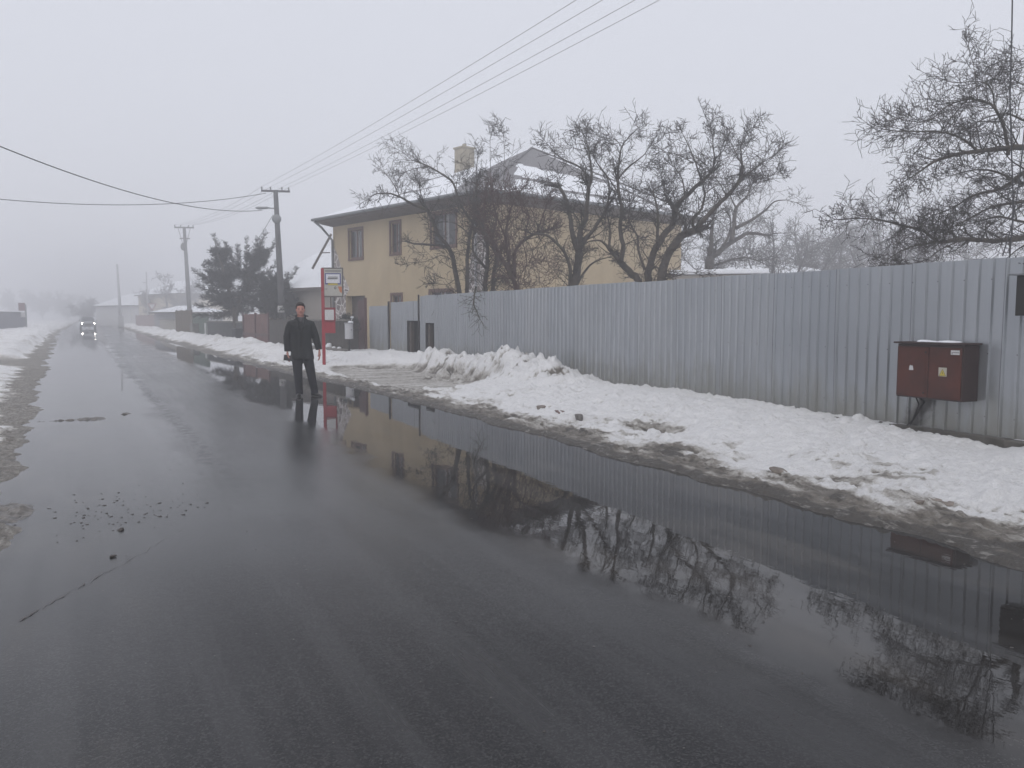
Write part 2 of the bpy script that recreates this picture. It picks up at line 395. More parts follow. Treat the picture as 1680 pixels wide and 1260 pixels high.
def copy_tree(o, parent=None):
    c = o.copy(); C.objects.link(c); c.parent = parent
    for ch in list(o.children): copy_tree(ch, c)
    return c
def grid_mesh(name, X, Y, Z, m, attrs=None, parent=None):
    ny, nx = X.shape; co = np.stack([X, Y, Z], -1).reshape(-1, 3)
    idx = np.arange(nx * ny).reshape(ny, nx)
    q = np.stack([idx[:-1, :-1], idx[:-1, 1:], idx[1:, 1:], idx[1:, :-1]], -1).reshape(-1, 4)
    me = bpy.data.meshes.new(name); me.vertices.add(len(co)); me.vertices.foreach_set('co', co.ravel())
    me.loops.add(q.size); me.loops.foreach_set('vertex_index', q.ravel().astype(np.int32))
    me.polygons.add(len(q)); me.polygons.foreach_set('loop_start', np.arange(0, q.size, 4, dtype=np.int32))
    me.polygons.foreach_set('loop_total', np.full(len(q), 4, dtype=np.int32)); me.update(calc_edges=True); me.validate()
    me.polygons.foreach_set('use_smooth', [True] * len(me.polygons))
    for k, a in (attrs or {}).items():
        at = me.attributes.new(k, 'FLOAT', 'POINT'); at.data.foreach_set('value', a.ravel().astype(np.float32))
    me.materials.append(m); o = bpy.data.objects.new(name, me); C.objects.link(o)
    if parent: o.parent = parent
    return o

# ================================================================ GROUND, ROAD, SNOW
gx, gy = np.meshgrid(np.linspace(-300, 300, 61), np.linspace(-300, 300, 61))
g = grid_mesh('ground', gx, gy, np.full_like(gx, -.06), M_SNOW, {'dirt': np.full_like(gx, .1)}); tag(g, kind='structure')
ys = np.concatenate([np.arange(-14, 40, 2.0), np.arange(40, 298, 6.0)])
lx = np.array([Ledge(y) - 1.0 for y in ys]); rx_ = np.array([Redge(y) + .6 for y in ys])
tt = np.linspace(0, 1, 9)[None, :]
gx = lx[:, None] * (1 - tt) + rx_[:, None] * tt; gy = np.repeat(ys[:, None], 9, 1)
o = grid_mesh('road', gx, gy, np.zeros_like(gx), M_ROAD); tag(o, kind='structure')

# --- right bank: ploughed snow between the road edge and the sheet fence, heaps at the driveway
def rows(y0, y1, k=.0042, lo=.028):
    out = [y0]
    while out[-1] < y1: out.append(out[-1] + max(lo, abs(out[-1]) * k))
    return np.array(out)
ys = np.concatenate([np.arange(-4, 2.4, .12), rows(2.4, 34)])
E0 = np.array([Redge(y) for y in ys]); far = np.array([fenceX(y) + .05 if y < 26.4 else fenceX(y) + .05 for y in ys])
nx = 150
t_ = np.linspace(0, 1, nx)[None, :]
X = (E0 - .35)[:, None] * (1 - t_) + far[:, None] * t_; Y = np.repeat(ys[:, None], nx, 1)
edge_w = (fbm(Y, X * 0, 1.3, 4, 5) - .5) * .26 + (fbm(Y, X * 2, 9, 3, 6) - .5) * .10
D = X - E0[:, None] - edge_w                                   # distance in from the wavy water line
Hf = np.interp(Y, [0, 5, 7, 9, 11.4, 13, 14.5, 17, 19, 22, 24, 26, 30, 35], [.14, .15, .19, .24, .28, .20, .26, .36, .30, .34, .32, .32, .24, .18])
base = np.clip(D, -.5, 10)
prof = np.where(D < 0, D * .35, .045 * (1 - np.exp(-D / .05)) + sstep(0, 1.9, D) * .12)
H = prof + (Hf - .13) * sstep(1.2, 3.2, D)
def heap(cx, cy, sx, sy, h, p=1.0):
    return h * np.exp(-(((X - cx) / sx) ** 2 + ((Y - cy) / sy) ** 2) ** p)
lump = fbm(X, Y, 2.6, 4, 11) * .9 + fbm(X, Y, 8, 3, 12) * .5
heaps = heap(8.35, 16.2, .65, 1.5, .34) + heap(8.1, 14.0, .6, 1.1, .19) + heap(7.9, 12.4, .5, .8, .05) + heap(8.5, 21.0, .5, 1.2, .20) + heap(7.7, 18.4, .6, 1.3, .12) \
    + heap(8.2, 18.8, .6, 1.2, .14) + heap(8.4, 24.2, .5, 1.6, .10) + heap(7.0, 13.2, .7, .9, .06)
H = H + heaps * (.85 + .25 * lump)
# cleared, slushy driveway by the stop
lot = np.exp(-((np.abs((X - 6.85 - (Y - 20) * .03) / 1.35)) ** 4 + (np.abs((Y - 19.8) / 4.1)) ** 4))
lot = np.clip(lot * 1.3 + (fbm(X, Y, 1.4, 3, 31) - .5) * .5, 0, 1); lotm = sstep(.12, .95, lot) * sstep(.25, .6, D)
H = H * (1 - lotm) + .035 * lotm
snowy = sstep(.0, .35, D)
clumpz = np.maximum(0, fbm(X, Y, 5.5, 3, 21) - .52) * .22 * (.35 + 1.6 * np.clip(heaps * 3, 0, 1))
H = H + snowy * (1 - lotm * .85) * ((fbm(X, Y, 1.1, 3, 8) - .5) * .07 + (fbm(X, Y, 6, 4, 9) - .5) * .045 + (fbm(X, Y, 24, 3, 10, .6) - .5) * .022 + clumpz)
# blocky ploughed lumps in the heaps
def clods(x, y, f, seed, dens=.6):
    xs, ys_ = x * f, y * f; xi = np.floor(xs).astype(np.int64); yi = np.floor(ys_).astype(np.int64); best = np.zeros_like(xs)
    def hh(a, b, k):
        n = (a * 73856093 + b * 19349663 + (seed + k) * 83492791) & 0xffffffff
        n = ((n ^ (n >> 13)) * 1274126177) & 0xffffffff
        return ((n ^ (n >> 16)) & 0xffff) / 65535.0
    for dx in (-1, 0, 1):
        for dy in (-1, 0, 1):
            a, b = xi + dx, yi + dy; cx = a + hh(a, b, 1); cy = b + hh(a, b, 2); rr_ = (.22 + .42 * hh(a, b, 3)) * (hh(a, b, 4) < dens)
            q = rr_ ** 2 - (xs - cx) ** 2 - ((ys_ - cy) * (1 + .4 * hh(a, b, 5))) ** 2
            best = np.maximum(best, np.sqrt(np.maximum(q, 0)) * (.5 + .6 * hh(a, b, 6)))
    return best / f
hm01 = np.clip(heaps * 5, 0, 1) * sstep(.2, .6, D)
H = H + hm01 * (clods(X, Y, 3.0, 1, .6) * .8 + clods(X, Y, 7.0, 9, .7) * 1.1 + clods(X, Y, 14, 12, .6) * 1.0) + sstep(.3, .9, D) * (1 - lotm) * (clods(X, Y, 6, 20, .14) * .5 + clods(X, Y, 14, 30, .25) * .7 + (fbm(X, Y, 11, 3, 33, .6) - .5) * .055 + (fbm(X, Y, 2.2, 2, 36) - .5) * .10)
H = H + sstep(.02, .2, D) * sstep(1.1, .5, D) * (clods(X, Y, 11, 50, .5) * .6 + clods(X, Y, 22, 57, .5) * .6)
# foot marks and thaw pits
rg = np.random.RandomState(3)
for k in range(300):
    yy = rg.uniform(3.2, 14) if k < 240 else rg.uniform(14, 30); xx = rg.uniform(Redge(yy) + .7, fenceX(yy) - .3)
    s = rg.uniform(.018, .05); a = rg.uniform(.02, .05); j = slice(max(0, np.searchsorted(ys, yy - .4)), np.searchsorted(ys, yy + .4))
    H[j] -= a * np.exp(-(((X[j] - xx) / s) ** 2 + ((Y[j] - yy) / (s * rg.uniform(1, 1.8))) ** 2))
pit = np.exp(-(((X - 6.62) / .42) ** 2 + ((Y - 8.75) / .62) ** 2)); H -= pit * .13; H += .035 * np.exp(-(((X - 6.25) / .2) ** 2 + ((Y - 8.6) / .6) ** 2))
H -= .07 * np.exp(-(((X - 6.55) / .10) ** 2 + ((Y - 8.7) / .12) ** 2))
# bare strip at the foot of the fence near the cabinet
def blur(a, k):
    p = np.pad(a, ((k, k), (k, k)), mode='edge'); c_ = np.cumsum(np.cumsum(p, 0), 1); c_ = np.pad(c_, ((1, 0), (1, 0))); w = 2 * k + 1
    return (c_[w:, w:] - c_[:-w, w:] - c_[w:, :-w] + c_[:-w, :-w]) / (w * w)
pits = np.clip((blur(H, 3) - H) * 55 - .25, 0, 1) * sstep(.1, .4, D)
bare = sstep(.28, .05, far[:, None] - X) * sstep(7.0, 6.6, Y) ; H = H - bare * .09
n_mid = fbm(X, Y, 1.0, 4, 51)
streak = fbm(X * 4, Y * 1.0, 1.6, 4, 52)
dirt = sstep(1.05, .05, D + (streak - .5) * 1.1) * (.62 + .5 * (fbm(X, Y, 4, 3, 53) - .3)) + sstep(.16, .0, D) * .6  # road dirt, plus a painted dark line for the shadow at the water edge
dirt = np.maximum(dirt, sstep(.15, .8, pit + (fbm(X, Y, 12, 3, 54) - .5) * .7) * .55)
dirt = np.maximum(dirt, 0.26 * sstep(2.6, .9, D) * sstep(.46, .62, n_mid)); dirt = dirt + .30 * sstep(.60, .72, fbm(X * 1.5, Y, 3.2, 4, 59)) * sstep(2.8, .8, D)
dirt = np.maximum(dirt, sstep(.3, .8, lotm) * (.50 + .30 * (fbm(X * .5, Y * 2, 2, 4, 55) - .5)) * .9)
dirt = np.maximum(dirt, np.clip(heaps * 3, 0, 1) * sstep(.50, .66, fbm(X, Y, 4.2, 4, 56)) * .50)
dirt = np.maximum(dirt, bare * .95); dirt = dirt + pits * (.12 + .35 * sstep(.4, .62, fbm(X, Y, 2.0, 3, 58)))
o = grid_mesh('snow_bank', X, Y, H, M_SNOW, {'dirt': np.clip(dirt, 0, 1.2)}); tag(o, kind='structure')

# --- right bank further down the street
ys = np.concatenate([rows(26.5, 60, .006, .1), np.arange(60.5, 296, 1.2)])
E0 = np.array([Redge(y) for y in ys]); nx = 90
far2 = np.array([fenceX(y) if y < 33.9 else 16 for y in ys])
wdt = np.where(ys < 34, 13.0, 13.0)
X = (E0 - .3)[:, None] + (t_[:, :nx] * 0 + np.linspace(0, 1, nx)[None, :] ** 1.5) * wdt[:, None]; Y = np.repeat(ys[:, None], nx, 1)
D = X - E0[:, None] - (fbm(Y, X * 0, .5, 4, 5) - .5) * .7
berm = (.16 + .42 * np.clip(fbm(X * .7, Y * .22, 1, 3, 61) - .22, 0, 1)) * np.exp(-((D - 1.9) / 1.0) ** 2) * np.interp(Y, [26, 31, 36, 52, 75, 300], [.25, .75, 1.25, 1.15, .9, .8])
H = np.where(D < 0, D * .3, .03 * (1 - np.exp(-D / .08)) + .10 * sstep(0, 2, D)) + sstep(.3, 1, D) * clods(X, Y, 2.2, 70, .4) * .45 * sstep(4.5, 2.5, D) * sstep(120, 50, Y) + berm + sstep(.1, .6, D) * ((fbm(X, Y, 1.6, 4, 62) - .5) * .16 + np.maximum(0, fbm(X, Y, 3.5, 3, 63) - .55) * .5 * sstep(.5, 1.5, D) * sstep(4, 2.6, D))
lot2 = np.exp(-(((X - 6.6) / 1.0) ** 4 + ((Y - 26) / 2.6) ** 4)); H = H * (1 - .6 * lot2)
H = H - sstep(29.5, 26.5, Y) * sstep(7.5, 8.8, X) * .0
dirt = sstep(.9, .1, D + (fbm(X * 2, Y * .5, 1, 3, 64) - .5) * .8) * .62 + .12 + .22 * sstep(.55, .65, fbm(X, Y, 2.2, 3, 65)) + .25 * lot2
o = grid_mesh('snow_berm', X, Y, H - .012, M_SNOW, {'dirt': dirt}); tag(o, kind='structure')

# --- left bank
ys = np.concatenate([np.arange(-6, 3, .15), rows(3, 60, .005, .035), np.arange(60.5, 296, 1.2)])
E0 = np.array([Ledge(y) for y in ys]); nx = 130
X = (E0 + .3)[:, None] - np.linspace(0, 1, nx)[None, :] ** 1.6 * 16; Y = np.repeat(ys[:, None], nx, 1)
D = -(X - E0[:, None]) - (fbm(Y, X * 0, 1.0, 4, 70) - .5) * .45 * np.interp(Y, [3, 20, 80], [1, 1, 2.5]) - (fbm(Y, X * 0, 6, 3, 71) - .5) * .12
snowline = np.interp(Y, [0, 8, 10, 13, 16, 20, 30, 60, 90], [.5, .42, .30, .26, .6, .5, .75, .5, .4])
S = D - snowline
H = np.where(D < 0, D * .3, .022 * (1 - np.exp(-D / .06)) + .02 * sstep(0, 1, D)) + sstep(0, .8, S) * np.interp(Y, [0, 10, 20, 28, 40, 55, 90], [.10, .13, .10, .10, .30, .38, .35]) * (.7 + .6 * fbm(X, Y, .7, 3, 72))
H = H + sstep(.0, .3, D) * (clods(X, Y, 5, 60, .35) * .4 + clods(X, Y, 11, 66, .4) * .5) * np.where(Y < 14, 1, .6)
H = H + sstep(.05, .4, D) * ((fbm(X, Y, 5, 4, 73) - .5) * .05 + (fbm(X, Y, 20, 3, 74) - .5) * .02) + sstep(.1, 1, S) * np.maximum(0, fbm(X, Y, 3, 3, 75) - .55) * .35
drive = np.exp(-((Y - 31.5 + (X + 1.4) * .45) / 3.2) ** 4) + np.exp(-((Y - 15.2 + (X + 1) * .3) / .55) ** 4) * .9
drive = np.clip(drive, 0, 1) * sstep(0, .3, D); H = H * (1 - drive * .85) + .01 * drive
dirt = np.maximum(sstep(.25, -.1, S + (fbm(X, Y, 3, 4, 76) - .5) * .5) * (.68 + .4 * (fbm(X, Y, 7, 3, 77) - .5)), .14 + .2 * sstep(.5, .65, fbm(X, Y, 2, 3, 78)))
dirt = np.maximum(dirt, np.where(Y > 25, drive * .62, drive * .25))
o = grid_mesh('snow_verge', X, Y, H, M_SNOW, {'dirt': dirt}); tag(o, kind='structure')

# --- crack in the asphalt, lower left
cr = MB(); a, b = G(15, 1028), G(300, 870); rr = random.Random(2)
pts = [a.lerp(b, i / 60) + Vector((rr.uniform(-.014, .014), rr.uniform(-.016, .016), 0)) for i in range(61)]
side = (b - a).normalized().cross(Vector((0, 0, 1)))
for i in range(60):
    w0 = .0045 * (1 - i / 75) * rr.choice((.35, .5, .7, .9, 1.3))
    if rr.random() < .04: continue
    p, q = pts[i], pts[i + 1]; cr.quad(p - side * w0 + Vector((0, 0, .004)), p + side * w0 + Vector((0, 0, .004)), q + side * w0 + Vector((0, 0, .004)), q - side * w0 + Vector((0, 0, .004)))
tag(obj('road_crack', cr, M_GRIT), kind='structure')

# --- grit scattered over the wet road
gr = MB(); rr = random.Random(11)
def stone(mb, p, s, rr, flat=.35):
    mb.ball((p[0], p[1], s * flat * .5), s * rr.uniform(.7, 1.3), s * rr.uniform(.6, 1.1), s * flat, 6, 4, .25, rr)
for k in range(620):
    if k < 110: yy = rr.gauss(7.3, .4); xx = rr.gauss(.15, .3)
    elif k < 370: yy = rr.uniform(5, 24); xx = 1.28 - .017 * yy + rr.gauss(0, .16)
    else: yy = 2.2 + 16 * rr.random() ** 1.6; xx = rr.uniform(-.3, 5.0)
    stone(gr, (xx, yy), rr.uniform(.003, .008) * (1 + (k < 110) * 1.3 * rr.random()), rr, .22)
tag(obj('road_grit', gr, M_GRIT, smooth=False), 'dark grit and small stones scattered over the wet asphalt', 'grit', kind='stuff')

# --- single lumps
def lump(px, py, sx, sy, sz, label, m=M_ICEDIRT, z=.1, name='ice_lump', cat='ice lump', group=None, rz=0, seed=0):
    p = G(px, py, z); rr = random.Random(seed + int(px)); mb = MB()
    bmx = bmesh.new()
    for _ in range(15):
        v = Vector((rr.uniform(-1, 1), rr.uniform(-1, 1), rr.uniform(-1, 1))); v = v / max(abs(v.x), abs(v.y), abs(v.z), .01) * rr.uniform(.75, 1)
        bmx.verts.new((v.x * sx, v.y * sy, v.z * sz * .8 + sz * .1))
    bmesh.ops.convex_hull(bmx, input=bmx.verts); mb.v = [v.co.copy() for v in bmx.verts if v.link_faces]; ix = {v: i for i, v in enumerate([v for v in bmx.verts if v.link_faces])}
    mb.f = [tuple(ix[v] for v in f.verts) for f in bmx.faces]; bmx.free()
    o = obj(name, mb, m, bevel=min(sx, sy, sz) * .22, smooth=True); o.location = (p.x, p.y, z - sz * .1); o.rotation_euler = (0, 0, rz); tag(o, label, cat, group)
    return o
lump(1280, 772, .115, .07, .075, 'brown icy block nearest the fence cabinet, lying on the dirty snow slope', z=.10)
lump(1517, 824, .16, .08, .06, 'flat brown ice slab half sunk in snow at the far right of the bank', z=.10)
lump(1552, 829, .09, .06, .035, 'small dark ice piece just right of the flat brown slab', z=.09)
lump(888, 670, .10, .08, .06, 'pale brown lump, leftmost of three in a row on the snow', z=.12, group='three lumps in a row on the snow bank')
lump(920, 678, .085, .08, .07, 'reddish brown lump, middle of three in a row on the snow', z=.12, group='three lumps in a row on the snow bank', m=mat('brick_ice', (.16, .10, .085), .6, var=.3, vscale=15, bump=.5))
lump(952, 684, .07, .08, .07, 'grey lump, rightmost of three in a row on the snow', z=.12, group='three lumps in a row on the snow bank', m=mat('grey_ice', (.16, .15, .14), .6, var=.3, vscale=15, bump=.5))
lump(1056, 702, .10, .09, .05, 'dark brown stone exposed in the thawed hollow of the snow bank', z=.05, m=mat('dark_stone', (.085, .06, .05), .6, var=.3, vscale=15, bump=.5), name='stone', cat='stone')
lump(198, 869, .030, .026, .022, 'largest dark stone lying on the wet road, nearer group', z=0.004, m=M_GRIT, name='stone', cat='stone')
lump(186, 913, .028, .018, .014, 'lone flat dark stone on wet road beside the end of the crack', z=0.004, m=M_GRIT, name='stone', cat='stone')
# slush ridges on the left lane
def slush(px, py, L, Wd, Hh, n, label, seed, group=None):
    p = G(px, py); rr = random.Random(seed)
    gx_, gy_ = np.meshgrid(np.linspace(-1.15, 1.15, 70), np.linspace(-1.3, 1.3, 40))
    hh_ = np.clip(1.0 - np.abs(gx_) ** 2.5 - gy_ ** 2, 0, 1) ** .6 * (fbm(gx_ * L + seed, gy_ * Wd, 9, 4, seed) * 1.8 - .45) * Hh + clods(gx_ * L + seed, gy_ * Wd, 16, seed, .6) * .5 * np.clip(1 - gx_ ** 2 - gy_ ** 2, 0, 1) - .006
    mb = MB(); mb.v = [Vector((a * L, b_ * Wd, float(c_))) for a, b_, c_ in zip(gx_.ravel(), gy_.ravel(), hh_.ravel())]
    mb.f = [(i * 70 + j, i * 70 + j + 1, (i + 1) * 70 + j + 1, (i + 1) * 70 + j) for i in range(39) for j in range(69)]
    o = obj('slush_ridge', mb, mat('slush', (.15, .135, .12), .4, color2=(.05, .045, .04), vscale=14, bump=.5, bscale=25), smooth=True)
    o.location = (p.x, p.y, -.003); tag(o, label, 'slush', group)
slush(150, 688, .22, .30, .055, 9, 'grey slush ridge on the left lane, the larger one', 4)
slush(205, 679, .10, .12, .03, 4, 'small slush lump on the wet road right of the larger ridge', 5)
slush(105, 690, .42, .05, .022, 6, 'thin low streak of slush joining the left verge to the ridge', 8)
slush(6, 842, .22, .45, .06, 8, 'brown lumpy slush at the left road edge, foreground', 6)

# ================================================================ SHEET METAL FENCE
def corrugated(y0, y1, z0, z1, xf, pitch=.165, d=.024, jag=True, seed=0):
    rr = random.Random(seed); xs = []; y = y0; k = 0
    while y < y1:
        for (f, dd) in ((0, 0), (.70, 0), (.78, -d), (.92, -d)):
            yy = y + f * pitch
            if yy <= y1: xs.append((yy, dd))
        y += pitch
    xs.append((y1, 0)); mb = MB(); n = len(xs); zs = [z0] + [q for q in (.8, 1.5) if z0 + .1 < q < z1 - .1] + [z1]
    sheet_off = 0; prev = -1; offs = []
    for (yy, dd) in xs:
        s = int((yy - y0) / (pitch * 7)); 
        if s != prev: sheet_off = rr.uniform(-.012, .012); prev = s
        offs.append(sheet_off)
    base = len(mb.v)
    for i, (yy, dd) in enumerate(xs):
        for z in zs:
            zz = z + (offs[i] if z == zs[-1] and jag else 0)
            wv = .006 * math.sin(yy * 1.7 + z * 2.1) + .004 * math.sin(yy * 5.1 + z)
            mb.v.append(Vector((xf(yy) + dd + wv, yy, zz)))
    m = len(zs)
    for i in range(n - 1):
        for j in range(m - 1):
            a = base + i * m + j; mb.f.append((a, a + m, a + m + 1, a + 1))
    return mb
fence = thing('metal_fence', 'long grey corrugated sheet metal fence on a low concrete plinth beside the snow bank', 'fence', (0, 0, 0))
zt = lambda y: 2.2
FY = 24.46
# main run is split so that the meter niche is a real opening (Y 23.25-23.98 and 24.51-25.87)
obj('fence_sheet', corrugated(-6, 23.2, .25, 2.20, fenceX), M_FENCE, fence)
obj('fence_sheet', corrugated(23.2, 24.02, 1.36, 2.20, fenceX, seed=2), M_FENCE, fence)
obj('fence_sheet', corrugated(24.02, 24.5, .2, 2.20, fenceX, seed=3), M_FENCE, fence)
g2 = thing('metal_gate', 'lower sheet metal gate panel with a tall square opening, left end of the long fence', 'gate', (0, 0, 0))
obj('gate_sheet', corrugated(24.56, 25.85, 1.42, 2.06, fenceX, seed=4), M_FENCE, g2)
obj('gate_sheet', corrugated(25.85, 27.6, .2, 2.04, fenceX, seed=5), M_FENCE, g2)
obj('gate_post', MB().tube([(fenceX(24.5) - .05, 24.52, 0), (fenceX(24.5) - .05, 24.52, 2.24)], .03, 8), M_BLACK, g2)
obj('gate_post', MB().tube([(fenceX(27.6) - .05, 27.66, 0), (fenceX(27.6) - .05, 27.66, 2.08)], .04, 8), M_BLACK, g2)
def niche(y0, y1, z1, par, posts):
    x = fenceX((y0 + y1) / 2); d = .5; mb = MB()
    mb.box((x + d, y0 - .1, 0), (x + d + .04, y1 + .1, z1 + .1)); mb.box((x + .02, y0 - .06, 0), (x + d, y0 - .01, z1 + .1)); mb.box((x + .02, y1 + .01, 0), (x + d, y1 + .06, z1 + .1)); mb.box((x + .02, y0 - .06, z1 + .02), (x + d, y1 + .06, z1 + .06))
    obj('niche_lining', mb, M_BLACK, par)
    mb = MB()
    for (a, b) in posts: mb.box((x + .06, a, 0), (x + .16, b, z1 - .03))
    obj('niche_frame', mb, M_DARKWOOD, par)
niche(23.25, 23.98, 1.34, fence, [(23.80, 23.93)])
niche(24.6, 25.8, 1.40, g2, [(25.55, 25.72)])
g3 = thing('metal_gate', 'short low sheet metal panel beside the red-brown gate, lowest of the metal sheets', 'gate', (0, 0, 0))
xf3 = lambda y: fenceX(y)
obj('gate_sheet', corrugated(27.75, 30.2, .15, 1.93, xf3, seed=6), M_FENCE, g3)
p = G(600, 520, 1.5)
pl = MB(); rr = random.Random(5)
for k in range(24):
    y0 = -6 + k * 1.27; pl.box((fenceX(y0) - .055 + rr.uniform(-.006, .006), y0, -.05), (fenceX(y0) + .12, y0 + 1.262, .235 + rr.uniform(-.006, .006)))
obj('plinth', pl, mat('plinth_concrete', (.13, .12, .105), .85, color2=(.07, .065, .055), vscale=4, bump=.6, bscale=25), fence, bevel=.008)
obj('fence_rail', MB().tube([(fenceX(y) + .07, y, 1.85) for y in range(-6, 24)], .022, 5).tube([(fenceX(y) + .07, y, .6) for y in range(-6, 24)], .022, 5), M_STEEL, fence)
# ---- electricity cabinet
cab = thing('meter_cabinet', 'rust red two-door electricity cabinet mounted on the metal fence', 'cabinet', (fenceX(6.1) - .02, 6.21, .62), 0)
obj('cabinet_body', MB().box((-.27, -.42, 0), (0, .42, .63)), M_CABDARK, cab, bevel=.006)
obj('roof_plate', MB().box((-.315, -.45, .634), (.0, .45, .655)), M_CABDARK, cab, bevel=.004)
obj('door', MB().box((-.285, .005, .02), (-.272, .41, .60)).box((-.289, .03, .05), (-.2855, .385, .57)), M_CABINET, cab, bevel=.004)
d2 = obj('door', MB().box((-.285, -.40, .02), (-.272, -.005, .60)).box((-.289, -.375, .05), (-.2855, -.03, .57)), M_CABINET, cab, bevel=.004)
obj('door_gasket', MB().box((-.2745, -.006, .02), (-.2715, .006, .6)), M_BLACK, cab)
for (yy, zz) in ((.035, .54), (.045, .07)): obj('lock', MB().tube([(-.290, yy, zz), (-.298, yy, zz)], .011, 8), M_BLACK, cab)
snow = MB(); 
for k in range(9): snow.ball((-.17, -.24 + k * .05, .66), .10, .055, .014 + .006 * math.sin(k), 10, 6, .1, rr)
obj('snow_cap', snow, M_SNOWPLAIN, cab, smooth=True)
xs_ = -.2905
st = obj('warning_sticker', MB().box((xs_ - .001, -.235, .275), (xs_ + .001, -.135, .375)), M_CREAM, cab)
def fan(mb, x, pts): mb.poly([(x, a, b) for a, b in pts]); return mb
obj('warning_triangle', fan(MB(), xs_ - .002, [(-.142, .28), (-.228, .28), (-.185, .36)]), M_YELLOW, st)
tri = MB(); P3 = [(-.142, .28), (-.228, .28), (-.185, .36)]
for i in range(3):
    a, b = P3[i], P3[(i + 1) % 3]; c0 = (-.185, .307)
    def sh(p, f=.88): return (c0[0] + (p[0] - c0[0]) * f, c0[1] + (p[1] - c0[1]) * f)
    tri.quad((xs_ - .003, *a), (xs_ - .003, *b), (xs_ - .003, *sh(b)), (xs_ - .003, *sh(a)))
fan(tri, xs_ - .003, [(-.181, .340), (-.189, .318), (-.186, .316)]); fan(tri, xs_ - .003, [(-.189, .318), (-.180, .320), (-.186, .294)])
obj('lightning_mark', tri, M_INK, st)
l = obj('label_plate', MB().box((xs_ - .001, -.38, .525), (xs_ + .001, -.275, .575)), M_WHITE, cab)
tx = MB(); rr = random.Random(9); y = -.285
while y > -.37: w = rr.uniform(.004, .009); tx.box((xs_ - .003, y - w, .546), (xs_ - .002, y, .556)); y -= w + .003
tx.box((xs_ - .003, -.299, .533), (xs_ - .002, -.286, .542)); obj('printed_line', tx, M_GREYTXT, l)
wt = MB(); fan(wt, xs_ - .002, [(.185, .325), (.245, .325), (.238, .372), (.228, .385), (.216, .374), (.205, .383), (.194, .370)])
obj('torn_sticker', wt, M_WHITE, cab)
# cable running down from the cabinet
cb = MB().tube([(-.10, .25, 0), (-.06, .20, -.06), (-.03, .30, -.2), (-.03, .40, -.36)], .012, 6).tube([(-.12, .27, 0), (-.07, .26, -.1), (-.035, .36, -.3), (-.03, .44, -.38)], .008, 6)
obj('cable', cb, M_BLACK, cab, smooth=True)
# ---- dark box at the right edge of the frame
bx = thing('wall_box', 'black box with a small lid fixed high on the fence at the right edge', 'box', (fenceX(5.2), 5.2, 1.58))
obj('box_body', MB().box((-.16, -.22, 0), (-.01, .12, .42)), M_BLACK, bx, bevel=.005)
obj('lid', MB().box((-.2, -.26, .423), (-.01, .18, .44)), M_STEEL, bx)

# ================================================================ HOUSES
def wall_holes(P0, P1, z0, z1, holes, th=.3):
    """a wall from P0 to P1 with real openings; holes in (u0,u1,v0,v1); outside is to the right of P0->P1"""
    P0 = Vector((P0[0], P0[1], 0)); P1 = Vector((P1[0], P1[1], 0)); L = (P1 - P0).length; d = (P1 - P0) / L; n = Vector((d.y, -d.x, 0))
    us = sorted({0, L, *[h[0] for h in holes], *[h[1] for h in holes]}); vs_ = sorted({z0, z1, *[h[2] for h in holes], *[h[3] for h in holes]})
    us = [u for u in us if 0 <= u <= L]; vs_ = [v for v in vs_ if z0 <= v <= z1]; mb = MB()
    inside = lambda u, v: any(h[0] < u < h[1] and h[2] < v < h[3] for h in holes)
    for a, b in zip(us, us[1:]):
        for c, e in zip(vs_, vs_[1:]):
            if not inside((a + b) / 2, (c + e) / 2):
                q = P0 + d * a; w = P0 + d * b
                mb.quad(q + Vector((0, 0, c)), w + Vector((0, 0, c)), w + Vector((0, 0, e)), q + Vector((0, 0, e)))
    for (a, b, c, e) in holes:
        A, B = P0 + d * a, P0 + d * b; i = -n * th; z = lambda v: Vector((0, 0, v))
        mb.quad(A + z(c), A + z(e), A + i + z(e), A + i + z(c)); mb.quad(B + z(c), B + i + z(c), B + i + z(e), B + z(e))
        mb.quad(A + z(e), B + z(e), B + i + z(e), A + i + z(e)); mb.quad(A + z(c), A + i + z(c), B + i + z(c), B + z(c))
    return mb, P0, d, n
def window(par, P0, d, n, h, kind=0, trim=.09):
    a, b, c, e = h; fr = MB(); D = -n * .10; hw = lambda u, v, o=0.0: P0 + d * u + n * o + Vector((0, 0, v))
    def bar(u0, u1, v0, v1, o0=-.14, o1=-.07): fr.obox((hw((u0 + u1) / 2, (v0 + v1) / 2, (o0 + o1) / 2)), d * (u1 - u0) / 2, n * (o1 - o0) / 2, (0, 0, (v1 - v0) / 2))
    w = .06
    bar(a, b, c, c + w); bar(a, b, e - w, e); bar(a, a + w, c + w, e - w); bar(b - w, b, c + w, e - w)
    if kind >= 1: m_ = (a + b) / 2; bar(m_ - .035, m_ + .035, c + w, e - w)
    # surround, proud of the plaster
    bar(a - trim, b + trim, e, e + trim, -.004, .03); bar(a - trim, b + trim, c - trim, c, -.004, .04); bar(a - trim, a, c, e, -.004, .03); bar(b, b + trim, c, e, -.004, .03)
    f = obj('window', fr, M_WINFRAME, par, world=True)
    pn = MB(); pn.quad(hw(a, c, -.11), hw(b, c, -.11), hw(b, e, -.11), hw(a, e, -.11)); obj('pane', pn, M_PANE, f, world=True)
    cu = MB(); m_ = a + (b - a) * .42; cu.quad(hw(m_ - .02, c + .06, -.105), hw(m_ + (b - a) * .22, c + .06, -.105), hw(m_ + (b - a) * .22, e - .06, -.105), hw(m_ - .02, e - .06, -.105))
    obj('curtain', cu, M_CURTAIN, f, world=True)
    return f
ZE = 5.75                                   # eaves
K0 = AT(800, 318, 28.3); K0.z = 0
KL = AT(546, 360, 36.2); KL.z = 0
dl = (KL - K0).normalized(); LF = (KL - K0).length
